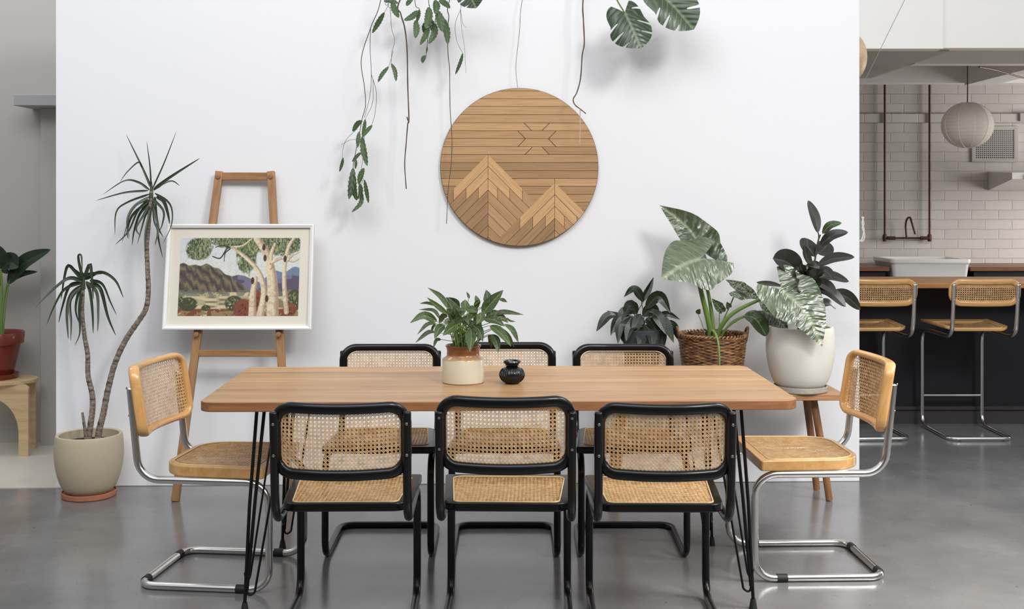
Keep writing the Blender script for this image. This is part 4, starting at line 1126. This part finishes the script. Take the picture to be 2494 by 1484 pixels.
for p, w, dz, lt in RLV:
    P = px3(p, WY + dz * .3, dz * 1.4, RO)
    leaf(rb, P, w * 1.15 / F * WY, M['lf_rubber'] if not lt else M['lf_lily'], 'ellipse', (random.uniform(-.2, .3), -1, random.uniform(.4, 1.0)), fold=.22, n=16)

KX, KYY = (1735 - CX) / F * 5.62, 5.62
bk = empty('wicker_basket', 'brown wicker basket with two handles on the bench between the pots', 'basket', (KX, KYY, BZ))
bs = MB(); NR = 36
def kr(z): return 0.128 + 0.034 * (z / 0.27) ** 0.8
for i in range(NR):
    z = 0.005 + i * 0.00750; r = kr(z)
    pts = []
    for k in range(96):
        a = 2 * math.pi * k / 96; rr = r + 0.0024 * math.sin(a * 16 + (i % 2) * math.pi)
        pts.append((rr * math.cos(a), rr * math.sin(a), z))
    tube(pts, 0.0043, 6, bs, closed=True)
bs.build('woven_side', M['wicker'], bk, sharp=80)
lathe([(0, 0), (0.126, 0), (0.126, 0.02), (0, 0.02)], 32).build('base', M['wicker'], bk)
rim = MB(); zr_ = 0.274; rr0 = kr(0.27)
for ph_ in (0, math.pi):
    pts = []
    for k in range(220):
        a = 2 * math.pi * k / 220; w = a * 26 + ph_
        pts.append(((rr0 + 0.007 * math.cos(w)) * math.cos(a), (rr0 + 0.007 * math.cos(w)) * math.sin(a), zr_ + 0.008 * math.sin(w)))
    tube(pts, 0.0045, 6, rim, closed=True)
rim.build('braided_rim', M['wicker'], bk, sharp=80)
for s in (-1, 1):
    hp_ = MB()
    for o_ in (-0.004, 0.004):
        tube(catmull([(s * (rr0 - 0.004), -0.03, zr_ - 0.03 + o_), (s * (rr0 + 0.006), -0.026, zr_ + 0.018 + o_), (s * (rr0 + 0.012), 0, zr_ + 0.034 + o_), (s * (rr0 + 0.006), 0.026, zr_ + 0.018 + o_), (s * (rr0 - 0.004), 0.03, zr_ - 0.03 + o_)], 8), 0.005, 8, hp_)
    hp_.build('handle', M['wicker'], bk)
lathe([(0, 0.19), (0.14, 0.19), (0.14, 0.20), (0, 0.215)], 32).build('soil', M['soil'], bk)

al = empty('elephant_ear_plant', 'elephant ear plant with large silvery green leaves growing from the wicker basket', 'plant', (KX, KYY, BZ + 0.2))
AO = Vector((KX, KYY, BZ + 0.2))
def stalk(p, d, dd, r0, r1, parent=al, org=AO, mat='stemgreen', nm='stalk'):
    return tube(catmull(px3(p, d, dd, org), 8), lambda t: r0 + (r1 - r0) * t, 10).build(nm, M[mat], parent)
stalk([(1733, 838), (1727, 790), (1705, 700), (1698, 650), (1702, 632)], KYY, -0.06, 0.016, 0.0065)
stalk([(1738, 838), (1735, 780), (1725, 715), (1712, 670), (1722, 640)], KYY + 0.02, 0.05, 0.012, 0.0055)
stalk([(1742, 838), (1757, 795), (1790, 760), (1855, 728), (1905, 707)], KYY - 0.02, -0.12, 0.013, 0.006)
stalk([(1748, 838), (1765, 805), (1790, 780), (1835, 763), (1858, 758)], KYY, 0.0, 0.006, 0.004)
stalk([(1745, 838), (1758, 790), (1780, 740), (1793, 708)], KYY + 0.05, 0.03, 0.004, 0.003)
stalk([(1748, 838), (1770, 800), (1800, 778), (1815, 772)], KYY - 0.02, 0.0, 0.005, 0.003)
stalk([(1752, 840), (1752, 790), (1752, 750)], KYY + 0.03, 0.0, 0.0025, 0.002)
stalk([(1722, 840), (1710, 790), (1700, 765)], KYY + 0.0, 0.0, 0.0018, 0.0015)
stalk([(1733, 815), (1736, 806), (1745, 820), (1751, 850), (1753, 905)], KYY - 0.10, -0.12, 0.008, 0.004)
def hleaf(p, W, d, dd, fc, kind='heart', mat='lf_aloc', parent=al, org=AO, **k):
    return leaf(parent, px3(p, d, dd, org), W / F * d, M[mat], kind, fc, **k)
hleaf([(1718, 618), (1672, 552), (1606, 500)], 108, KYY + 0.08, 0.02, (0.75, -1, -0.45), fold=.30, wave=.03)
hleaf([(1706, 630), (1662, 646), (1610, 680)], 175, KYY - 0.06, -0.10, (-0.05, -0.85, 0.62), fold=-.05, wave=.03, cup=.2, lobe=.62)
hleaf([(1905, 707), (1962, 762), (2003, 845)], 160, KYY - 0.14, -0.10, (0.1, -1, 0.55), fold=.12, wave=.035)
hleaf([(1793, 708), (1825, 715), (1850, 730)], 50, KYY + .05, .03, (0.1, -1, .4), fold=.2, wave=.03)
hleaf([(1815, 706), (1795, 695), (1766, 681)], 30, KYY + .05, .03, (0.1, -1, .4), fold=.2, wave=.03)
hleaf([(1858, 757), (1890, 775), (1920, 808)], 82, KYY, -0.03, (0.1, -1, .5), fold=.2, wave=.03)
hleaf([(1812, 768), (1840, 778), (1867, 820)], 44, KYY - 0.02, -0.06, (0.2, -1, .5), kind='ellipse', mat='lf_lily', fold=.3)
hleaf([(1755, 752), (1742, 738), (1733, 727)], 26, KYY + .03, -.02, (0, -1, .3), fold=.2)
hleaf([(1755, 752), (1762, 755), (1768, 750)], 14, KYY + .03, -.02, (0, -1, .3), kind='lance', mat='lf_lily')
hleaf([(1775, 748), (1772, 742), (1770, 735)], 18, KYY + .04, -.02, (0, -1, .3), mat='lf_lily')
hleaf([(1698, 765), (1702, 758), (1706, 753)], 14, KYY, -.02, (0, -1, .3), kind='lance', mat='lf_lily')

LX, LY = (1563 - CX) / F * 5.62, 5.62
lp = empty('plant_pot', 'small slate grey pot standing on the bench behind the right black chair', 'pot', (LX, LY, BZ))
lathe([(0, 0), (0.07, 0), (0.075, 0.006), (0.094, 0.27), (0.096, 0.30), (0.090, 0.302), (0.086, 0.285), (0, 0.28)], 40).build('pot_body', M['darkpot'], lp)
lathe([(0, 0.2795), (0.086, 0.2795), (0.084, 0.290), (0, 0.294)], 30).build('soil', M['soil'], lp)
sl = empty('peace_lily', 'dark green peace lily growing in the slate pot before the white wall', 'plant', (LX, LY, BZ + 0.29))
SO = Vector((LX, LY, BZ + 0.29))
SLV = [([(1562,737),(1580,705),(1592,675)],20,.03),([(1567,735),(1545,705),(1519,724)],26,.02),([(1572,752),(1605,722),(1634,764)],34,-.05),([(1500,768),(1478,772),(1452,808)],28,-.02),
 ([(1515,768),(1495,765),(1478,757)],14,.04),([(1520,765),(1500,785),(1487,818)],26,-.05),([(1535,770),(1510,790),(1505,838)],30,-.06),([(1545,760),(1520,760),(1505,790)],30,-.03),
 ([(1560,790),(1535,800),(1525,832)],32,-.08),([(1598,772),(1625,765),(1657,779)],18,.0),([(1590,765),(1620,790),(1641,836)],34,-.06),([(1580,760),(1600,770),(1622,815)],34,-.08),
 ([(1570,790),(1585,815),(1590,856)],34,-.1),([(1555,795),(1562,820),(1556,856)],34,-.1),([(1615,785),(1640,795),(1653,830)],26,.03),([(1590,790),(1610,810),(1616,852)],30,-.03),
 ([(1550,765),(1535,745),(1520,770)],34,-.02),([(1565,770),(1590,752),(1605,775)],34,-.02),([(1545,775),(1530,790),(1525,815)],32,-.04),([(1575,775),(1590,790),(1600,815)],32,-.05),([(1560,765),(1550,790),(1540,815)],34,-.06),([(1520,780),(1500,800),(1492,812)],20,.02),([(1530,800),(1520,820),(1530,845)],28,-.04),([(1600,800),(1590,830),(1600,850)],26,-.06)]
stm = MB()
for p, w, dz in SLV:
    P = px3(p, LY + dz * .3, dz, SO)
    leaf(sl, P, w * .92 / F * LY, M['lf_lilydark'], 'lance', (random.uniform(-.3, .3), -1, random.uniform(.2, .8)), fold=random.uniform(.15, .4), wave=.015)
    b = P[0]; base = Vector((random.uniform(-.04, .04), random.uniform(-.04, .04), 0)); mp_ = Vector((base.x + b.x * .3, base.y, max(b.z * .6, .01)))
    if b.z > 0.02: tube(catmull([base, mp_, b], 6), 0.002, 6, stm)
stm.build('stems', M['stemdark'], sl)

# ------------------------------------------------------------------ hanging plants over the wall top
WT = 2.72
def hang_pot(x, label):
    y = wallY(x) + 0.11
    t = empty('plant_pot', label, 'pot', (x, y, WT))
    lathe([(0, 0), (0.08, 0), (0.085, 0.006), (0.105, 0.15), (0.107, 0.17), (0.10, 0.172), (0.095, 0.15), (0, 0.145)], 36).build('pot_body', M['terra'], t)
    lathe([(0, 0.1445), (0.095, 0.1445), (0.095, 0.155), (0, 0.16)], 30).build('soil', M['soil'], t)
    return Vector((x, y, WT + 0.155))
o1 = hang_pot(-0.48, 'terracotta pot on top of the white wall above the trailing cactus')
o2 = hang_pot(0.55, 'terracotta pot on top of the white wall above the large split leaves')
HD = 5.72
hc = empty('leaf_cactus', 'trailing leaf cactus with serrated green pads hanging down the white wall', 'plant', o1)
def Z3(x, y): return (780 + x / 2.65, y / 2.65)
def over(x, y, org, d):     # lead-in from the pot to the frame's top
    p = at(x, y, d) - org
    return [Vector((p.x * .15, -0.02, 0)), Vector((p.x * .5, -0.06, 0.06)), Vector((p.x * .85, p.y * .8, min(-0.02, p.z * .25)))]
def hstem(p, d, dd, r, parent, org, lead=False, mat='stemdark', nm='stem'):
    P = [at(*Z3(*q), d + dd * (i / max(1, len(p) - 1))) - org for i, q in enumerate(p)]
    if lead: P = over(*Z3(*p[0]), org, d) + P
    return tube(catmull(P, 7), lambda t: r * (1 - .3 * t), 6).build(nm, M[mat], parent)
for p, ld, r in (([(390,0),(325,180),(265,380),(285,560),(292,680),(270,770),(250,880),(225,1000),(212,1090),(215,1250)],1,.0022),([(325,180),(322,320),(330,480),(320,620),(285,760)],0,.0015),
 ([(330,480),(362,600),(352,740),(330,812)],0,.0013),([(340,510),(338,660),(290,770)],0,.0012),([(440,0),(452,60),(460,180),(480,260),(462,340),(458,412)],1,.0014),([(470,330),(455,390),(440,435)],0,.001),
 ([(905,0),(905,60),(872,150),(880,260),(920,345)],1,.0012),([(905,60),(912,180),(930,300),(940,470)],0,.0009),([(905,60),(920,150),(945,180)],0,.0009),([(610,0),(640,60),(620,140)],1,.002),
 ([(700,0),(705,40),(700,180),(690,290),(682,370)],1,.002),([(745,0),(750,70),(740,150)],1,.0025),([(240,900),(190,905),(135,935)],0,.001),([(240,830),(170,900),(145,970),(143,1022)],0,.001),
 ([(285,870),(280,1000),(265,1100),(285,1180)],0,.001),([(420,0),(440,25),(415,80)],1,.0015),([(470,0),(465,15)],1,.002),([(275,1160),(262,1210),(270,1260)],0,.001)):
    hstem(p, HD, 0, r, hc, o1, ld)
CL = [([(415,80),(385,130),(335,215)],40,.05),([(462,8),(480,60),(508,115)],50,-.05),([(598,0),(575,10),(555,38)],36,0),([(632,68),(590,110),(540,132)],46,-.05),([(615,130),(622,190),(612,248)],48,-.04),
 ([(640,60),(635,100),(622,150)],34,0),([(410,8),(450,5),(505,22)],44,0),([(700,45),(700,110),(680,185)],60,-.06),([(742,0),(750,40),(742,92)],54,-.04),([(752,70),(775,130),(790,205)],66,-.1),([(785,105),(812,190),(822,288)],60,-.08),
 ([(700,175),(680,230),(645,292)],46,-.05),([(742,150),(735,220),(700,285)],50,-.04),([(685,110),(715,150),(725,205)],50,0),([(770,0),(800,20),(836,55)],54,-.06),([(700,140),(672,170),(678,230)],36,.02),([(690,300),(688,330),(680,345)],16,0),([(682,358),(665,380),(660,408)],34,0),
 ([(442,430),(400,480),(372,532)],32,0),([(458,410),(482,460),(490,526)],32,-.02),([(920,343),(905,400),(872,482)],26,0),([(272,780),(240,800),(208,850)],40,0),([(335,808),(300,850),(270,892)],44,-.03),
 ([(252,850),(245,900),(240,955)],34,-.02),([(270,880),(280,970),(303,1072)],48,-.03),([(265,985),(240,1005),(205,1045)],26,0),([(222,1020),(230,1050),(226,1092)],22,0),([(212,1085),(205,1180),(185,1288)],52,-.03),
 ([(220,1130),(215,1210),(235,1295)],50,0),([(282,1085),(262,1130),(246,1192)],42,0),([(285,1160),(298,1230),(312,1312)],32,0),([(255,1185),(262,1240),(240,1290)],40,-.02),([(268,1235),(262,1310),(203,1372)],34,-.02),([(148,1018),(140,1060),(124,1110)],24,0),([(290,770),(282,830),(270,880)],30,0)]
for p, w, dz in CL:
    P = [at(*Z3(*q), HD - .01 + dz * i / 2) - o1 for i, q in enumerate(p)]
    leaf(hc, P, w / 2.65 / F * HD * 0.98, M['lf_cactus'], 'pad', (random.uniform(-.5, .5), -1, random.uniform(0, .5)), fold=.12, n=42, name='pad', twist=random.uniform(-.3, .3))

mo = empty('monstera', 'swiss cheese plant with split leaves and long aerial roots hanging over the wall', 'plant', o2)
def mroot(p, d, r, mat='root', lead=True):
    P = [at(x, y, d) - o2 for x, y in p]
    if lead:
        P = over(*p[0], o2, d) + P
    return tube(catmull(P, 8), lambda t: r * (1 - .35 * t) * (1 + .08 * math.sin(t * 90)), 8).build('aerial_root', M[mat], mo)
mroot([Z3(*q) for q in ((515,0),(520,90),(545,180),(560,320),(565,560),(572,770),(565,800),(555,920),(545,1060),(555,1220))], 5.74, .0042)
mroot([Z3(*q) for q in ((835,0),(830,110),(822,180),(825,360),(835,450),(838,700),(850,890),(845,1060),(825,1230),(815,1445))], 5.80, .0026)
mroot([(1272, 0), (1265, 80), (1257, 150), (1257, 180), (1261, 214)], 5.84, .0016)
mroot([(1420, 0), (1421, 50), (1423, 105), (1418, 135), (1414, 190), (1405, 225), (1396, 242), (1401, 256), (1415, 267), (1427, 277)], 5.76, .0040)
mroot([(1413, 264), (1413, 310), (1412, 350)], 5.76, .0026, 'drystick', False)
mroot([(991, 285), (996, 300)], 5.73, .0035, 'root', False)
sl_ = [(-.08, .03, .5, -1), (.08, .028, .45, 1), (.20, .036, .62, -1), (.36, .032, .55, 1), (.50, .034, .6, -1), (.66, .024, .4, 1)]
def mleaf(p, W, d, dd, fc, **k):
    return leaf(mo, [at(x, y, d + dd * i / (len(p) - 1)) - o2 for i, (x, y) in enumerate(p)], W / F * d, M['lf_mons'], 'monstera', fc, slits=sl_, shear=.75, **k)
mleaf([(1522, 32), (1538, 65), (1562, 118)], 108, 5.64, -.05, (0.05, -1, .35), fold=.12, cup=.5)
mleaf([(1610, -12), (1645, 20), (1690, 72)], 112, 5.66, -.04, (-.35, -1, .6), fold=.35, cup=.3)
mleaf([(1140, -28), (1148, -5), (1160, 20)], 70, 5.62, -.03, (-.2, -1, .5), fold=.3)
def mpet(p, d, r=.004):
    P = over(*p[0], o2, d) + [at(x, y, d) - o2 for x, y in p]
    tube(catmull(P, 6), r, 8).build('stalk', M['stemgreen'], mo)
mpet([(1490, -40), (1503, 0), (1522, 32)], 5.64); mpet([(1595, -60), (1610, -12)], 5.66); mpet([(1150, -60), (1140, -28)], 5.62)

# ------------------------------------------------------------------ left alcove: stool, pot, plant
sx0, sx1 = -3.19, -2.74
sg = empty('plywood_stool', 'pale plywood stool with arched side panels at the far left', 'stool', ((sx0 + sx1) / 2, 6.62, 0.004))
shx = (sx1 - sx0) / 2
def arch_panel():
    pts = [(-shx, 0), (-shx, 0.405), (shx, 0.405), (shx, 0), (shx - 0.055, 0)]
    for i in range(0, 25):
        a = R(i * 7.5); pts.append(((shx - 0.055) * math.cos(a), 0.13 + 0.20 * math.sin(a)))
    pts.append((-shx + 0.055, 0)); return pts
def arch(mb, y0, y1):
    o = arch_panel(); outer = o[:5] ; inner = o[4:]
    # build as quads between outer top edge and arch curve
    ar = [(shx - 0.055, 0)] + o[5:-1] + [(-shx + 0.055, 0)]
    n = len(ar); out = []
    for i, (x, z) in enumerate(ar):
        t = i / (n - 1)
        if t < 0.2: ox, oz = shx, t / 0.2 * 0.405
        elif t > 0.8: ox, oz = -shx, (1 - t) / 0.2 * 0.405
        else: ox, oz = shx - 2 * shx * (t - 0.2) / 0.6, 0.405
        out.append((ox, oz))
    v = [(x, y, z) for y in (y0, y1) for (x, z) in ar] + [(x, y, z) for y in (y0, y1) for (x, z) in out]
    f = []
    for i in range(n - 1):
        f += [(i, i + 1, 2 * n + i + 1, 2 * n + i), (n + i + 1, n + i, 3 * n + i, 3 * n + i + 1), (i + 1, i, n + i, n + i + 1), (2 * n + i, 2 * n + i + 1, 3 * n + i + 1, 3 * n + i)]
    f += [(0, 2 * n, 3 * n, n), (n - 1, 2 * n - 1, 4 * n - 1, 3 * n - 1)]
    mb.add(v, f)
for nm, y in (('side_panel', -0.10), ('side_panel', 0.10)):
    mb = MB(); arch(mb, y - 0.009, y + 0.009)
    if y > 0: mb.v = [(x * 0.80, yy, z) for x, yy, z in mb.v]
    mb.build(nm, M['ply'], sg)
prism([(0.228 * math.cos(R(i * 7.5)), 0.16 * math.sin(R(i * 7.5))) for i in range(48)], 0.405, 0.425).build('stool_top', M['ply'], sg, bevel=0.002)
TX, TY, TZ = (-12 - CX) / F * 6.62, 6.62, 0.429
tp = empty('plant_pot', 'red terracotta pot on a saucer standing on the plywood stool', 'pot', (TX, TY, TZ))
lathe([(0, 0.018), (0.095, 0.018), (0.10, 0.024), (0.138, 0.20), (0.154, 0.202), (0.160, 0.262), (0.156, 0.268), (0.146, 0.262), (0.14, 0.235), (0, 0.235)], 48).build('pot_body', M['redterra'], tp)
lathe([(0, 0), (0.118, 0), (0.130, 0.028), (0.126, 0.030), (0.115, 0.0175), (0, 0.0175)], 40).build('saucer', M['redterra'], tp)
lathe([(0, 0.2345), (0.139, 0.2345), (0.138, 0.245), (0, 0.25)], 30).build('soil', M['soil'], tp)
bp_ = empty('bird_of_paradise', 'dark broad leaved plant growing in the red terracotta pot', 'plant', (TX, TY, TZ + 0.24))
BO = Vector((TX, TY, TZ + 0.24))
for p, r in (([(-2, 835), (2, 770), (4, 700), (2, 655)], .007), ([(4, 835), (6, 760), (14, 705), (20, 690)], .007), ([(7, 835), (12, 760), (20, 700), (24, 684)], .004)):
    tube(catmull(px3(p, TY, 0, BO), 8), r, 8).build('stalk', M['stemgreen'], bp_)
for p, w, dz, fc in (([(2, 658), (25, 640), (45, 652)], 52, -.05, (0, -1, .3)), ([(0, 655), (-5, 625), (-2, 598)], 75, -.02, (0, -1, .2)), ([(18, 692), (60, 640), (124, 608)], 42, -.05, (0, -1, .5)), ([(22, 686), (55, 668), (92, 662)], 16, .0, (0, -1, .5)), ([(0, 700), (-60, 650), (-110, 640)], 70, .0, (0, -1, .5))):
    leaf(bp_, px3(p, TY, dz, BO), w / F * TY, M['lf_banana'], 'paddle', fc, fold=.2, n=18)

# ------------------------------------------------------------------ kitchen
bc = empty('bar_counter', 'long charcoal bar counter with a timber top behind the bar stools', 'counter', (0, 0, 0))
box(1.3, 4.45, 7.18, 7.82, 0.905, 0.936).build('countertop', M['counter'], bc, bevel=0.003)
box(1.35, 3.36, 7.50, 7.78, 0.115, 0.905).build('front_panel', M['darkpanel'], bc)
box(3.37, 4.4, 7.50, 7.78, 0.115, 0.905).build('front_panel', M['darkpanel'], bc)
box(1.35, 4.4, 7.48, 7.78, 0.0, 0.110).build('kickboard', M['kick'], bc)
box(1.35, 4.4, 7.462, 7.50, 0.095, 0.115).build('foot_ledge', M['kick'], bc)
kc = empty('kitchen_cabinet', 'dark kitchen cabinet with timber worktop left of the white sink', 'cabinet', (0, 0, 0))
box(1.1, 3.15, 9.60, KY - 0.004, 0.865, 0.90).build('worktop', M['darkcounter'], kc, bevel=0.002); box(1.1, 3.13, 9.63, KY - 0.004, 0, 0.865).build('cabinet_body', M['darkpanel'], kc)
kc = empty('kitchen_cabinet', 'dark kitchen cabinet with timber worktop right of the white sink', 'cabinet', (0, 0, 0))
box(3.83, 6.6, 9.60, KY - 0.004, 0.865, 0.90).build('worktop', M['darkcounter'], kc, bevel=0.002); box(3.87, 6.6, 9.63, KY - 0.004, 0, 0.865).build('cabinet_body', M['darkpanel'], kc)
# sink
sk = empty('butler_sink', 'white porcelain butler sink between timber worktops under copper taps', 'sink', (3.495, 9.83, 0))
def ringbox(ox, oy, ix, iy, z0, z1, zb, mb):
    o = rrect(-ox, ox, -oy, oy, 0.03, 4); i_ = rrect(-ix, ix, -iy, iy, 0.03, 4); n = len(o)
    ot = rrect(-ox - 0.012, ox + 0.012, -oy - 0.012, oy + 0.012, 0.035, 4)
    v = [(x * .93, y * .95, z0) for x, y in o] + [(x, y, z1 - 0.045) for x, y in o] + [(x, y, z1 - 0.03) for x, y in ot] + [(x, y, z1) for x, y in ot] + [(x, y, z1) for x, y in i_] + [(x * .95, y * .95, zb) for x, y in i_]
    f = []
    for k in range(5):
        for a in range(n):
            b = (a + 1) % n; f.append((k * n + a, k * n + b, k * n + n + b, k * n + n + a))
    f.append(tuple(5 * n + a for a in range(n))); f.append(tuple(reversed(range(n))))
    mb.add(v, f)
mb = MB(); ringbox(0.325, 0.24, 0.29, 0.205, 0.74, 0.965, 0.80, mb); mb.build('basin', M['porcelain'], sk, bevel=0.004)
box(-0.29, 0.29, -0.2, 0.32, 0, 0.74).build('sink_stand', M['darkpanel'], sk)
# copper taps
tp_ = empty('copper_tap_set', 'exposed copper pipe tap set on the white brick wall over the sink', 'tap', (0, 0, 0))
TYY = KY - 0.045
xa, xb = (2155 - CX) / F * TYY, (2264 - CX) / F * TYY; zt_ = 1.45 - (580 - HY) / F * TYY
for x in (xa, xb):
    tube([(x, TYY, 2.7), (x, TYY, 1.9), (x, TYY, zt_ + 0.02)], 0.0095, 12).build('supply_pipe', M['copper'], tp_)
    lathe([(0, -0.03), (0.016, -0.03), (0.02, -0.01), (0.02, 0.02), (0.012, 0.035), (0, 0.035)], 14).build('pipe_fitting', M['copper'], tp_, loc=(x, TYY, zt_))
    g_ = MB(); s = 1 if x == xa else -1
    tube([(x + s * 0.02, TYY - .01, zt_), (x + s * 0.05, TYY - .015, zt_), (x + s * 0.085, TYY - .015, zt_)], 0.016, 10, g_)
    tube([(x + s * 0.05, TYY - .02, zt_), (x + s * 0.05, TYY - .06, zt_)], 0.006, 8, g_); tube([(x + s * 0.02, TYY - .06, zt_), (x + s * 0.08, TYY - .06, zt_)], 0.006, 8, g_)
    g_.build('tap_handle', M['copper'], tp_)
tube([(xa, TYY, zt_), ((xa + xb) / 2, TYY, zt_), (xb, TYY, zt_)], 0.008, 10).build('cross_pipe', M['copper'], tp_)
ym = TYY - .02
tube(catmull([at(2208, 580, ym), at(2206, 550, ym), at(2209, 534, ym - .03), at(2216, 530, ym - .08), at(2220, 540, ym - .12), at(2229, 571, ym - .15)], 8), 0.0085, 10).build('spout', M['copper'], tp_)
# grille
gx0, gx1 = (2365 - CX) / F * KY, (2478 - CX) / F * KY; gz0, gz1 = 1.45 - (395 - HY) / F * KY, 1.45 - (308 - HY) / F * KY
gv = empty('vent_grille', 'square white wall vent with rows of round holes on the brick wall', 'vent', ((gx0 + gx1) / 2, KY, (gz0 + gz1) / 2))
gw, gh = (gx1 - gx0) / 2, (gz1 - gz0) / 2
fm = MB(); mitre((gw, gh), (gw - .035, gh - .03), -0.018, 0.0, fm); fm.build('grille_frame', M['greywall'], gv)
box(-gw + .03, gw - .03, -0.010, -0.004, -gh + .025, gh - .025).build('grille_plate', M['greywall'], gv)
hm = MB()
nxh, nyh = 19, 14
for i in range(nxh):
    for j in range(nyh):
        x = (-gw + .045) + (2 * gw - .09) * i / (nxh - 1); z = (-gh + .04) + (2 * gh - .08) * j / (nyh - 1)
        hm.add([(x + .0062 * math.cos(R(45 * k)), -0.0105, z + .0062 * math.sin(R(45 * k))) for k in range(8)], [tuple(range(8))])
hm.build('hole_pattern', M['rubber'], gv)
# hood
hx0 = (2407 - CX) / F * 10.2
hd = empty('range_hood', 'white range hood at the right edge on the brick wall', 'range hood', (0, 0, 0))
z1h, z0h = 1.45 - (415 - HY) / F * 9.8, 1.45 - (463 - HY) / F * 9.8
mb = MB(); mb.add([(hx0, 9.72, z1h - .02), (hx0 + 1.2, 9.72, z1h - .02), (hx0 + 1.2, KY, z1h), (hx0, KY, z1h), (hx0, 9.72, z0h + .09), (hx0 + 1.2, 9.72, z0h + .09), (hx0 + 1.2, KY, z0h), (hx0, KY, z0h)], [(0, 1, 2, 3), (7, 6, 5, 4), (0, 4, 5, 1), (1, 5, 6, 2), (2, 6, 7, 3), (3, 7, 4, 0)])
mb.build('hood_body', M['porcelain'], hd, bevel=0.004)
box(hx0 + .12, hx0 + 1.1, 9.70, 9.73, z0h + .085, z0h + .13).build('hood_lip', M['porcelain'], hd, bevel=0.003)
box(hx0 + .25, hx0 + .6, 9.697, 9.702, z0h + .095, z0h + .115).build('switch_panel', M['rubber'], hd)
# junction box and cables
jb = box((2478 - CX) / F * KY, (2478 - CX) / F * KY + .3, KY - .05, KY - 0.0, 2.155, 2.23).build('junction_box', M['greywall'], None, bevel=.005)
tag(jb, 'small white electrical box on the brick wall above the vent', 'electrical box')
# paper lantern
lx, ly, lz, lr = (2356 - CX) / F * 8.5, 8.5, 1.45 - (305 - HY) / F * 8.5, 0.182
pl_ = empty('paper_lantern', 'round white paper lantern hanging in the kitchen', 'lamp', (lx, ly, lz))
pr = []
N = 54
for i in range(N + 1):
    a = R(-82 + 164 * i / N); k = 1 + (0.010 if i % 3 == 0 else -0.006)
    pr.append((lr * math.cos(a) * k, 0.93 * lr * math.sin(a)))
mb = MB(); v = []; f = []; seg = 56
for i in range(seg):
    a = 2 * math.pi * i / seg
    for r_, z in pr: v.append((r_ * math.cos(a), r_ * math.sin(a), z))
n = len(pr)
for i in range(seg):
    j = (i + 1) % seg
    for k in range(n - 1): f.append((i * n + k, j * n + k, j * n + k + 1, i * n + k + 1))
mb.add(v, f).build('paper_shade', M['paper'], pl_, sharp=80)
sm_ = MB()
for q_ in range(10):
    aa = 2 * math.pi * q_ / 10 + .22
    tube([(lr * 1.012 * math.cos(R(b)) * math.cos(aa), lr * 1.012 * math.cos(R(b)) * math.sin(aa), lr * .94 * math.sin(R(b))) for b in range(-80, 81, 8)], .0018, 5, sm_)
sm_.build('paper_seams', M['whiteframe'], pl_)
tube([(lr * .22 * math.cos(R(a)), lr * .22 * math.sin(R(a)), -.16) for a in range(0, 360, 15)], .003, 6, closed=True).build('lower_ring', M['wire'], pl_)
tube([(0, 0, .12), (0.002, 0, .3), (0, 0, 2.66 - lz)], .0045, 8).build('cord', M['copper'], pl_)
cb = tube(catmull([at(2385, 163, 8.0), at(2430, 172, 8.2), at(2494, 190, 8.4), at(2560, 200, 8.6)], 8), .006, 8).build('ceiling_cable', M['copper'])
tag(cb, 'brown cable strung under the kitchen ceiling beams', 'cable')
# things at the wall's right edge
wr_ = tube([at(2233, -60, 6.2), at(2060, 290, 6.2)], .0016, 6).build('hanging_wire', M['wire'])
tag(wr_, 'thin steel wire running diagonally down behind the right edge of the white wall', 'wire')
bx = (2058 - CX) / F * 6.35
mb = MB()
pr = [(0.0, -.135)] + [(.118 * math.cos(R(a)) ** .8, .14 * math.sin(R(a))) for a in range(-80, 81, 10)] + [(0.0, .14)]
lathe(pr, 40, mb); tube([(0, 0, .135), (0, 0, 1.0), (0, 0, 2.3)], .002, 6, mb); wk = mb.build('hanging_basket', M['ply'], None, loc=(bx, 6.35, 1.45 - (140 - HY) / F * 6.35))
tag(wk, 'round woven basket just peeking past the upper right edge of the white wall', 'basket')
rp = MB()
tube(catmull([at(2103, 528, 6.15), at(2100, 545, 6.15), at(2104, 560, 6.15), at(2101, 578, 6.15), at(2096, 588, 6.15)], 8), .004, 8, rp)
tube(catmull([at(2099, 528, 6.15), at(2104, 545, 6.15), at(2100, 556, 6.15), at(2106, 572, 6.15), at(2099, 588, 6.15), at(2070, 575, 6.15)], 8), .003, 8, rp)
ro = rp.build('knotted_cord', M['rope']); tag(ro, 'white knotted cord looped at the right edge of the white wall', 'cord')
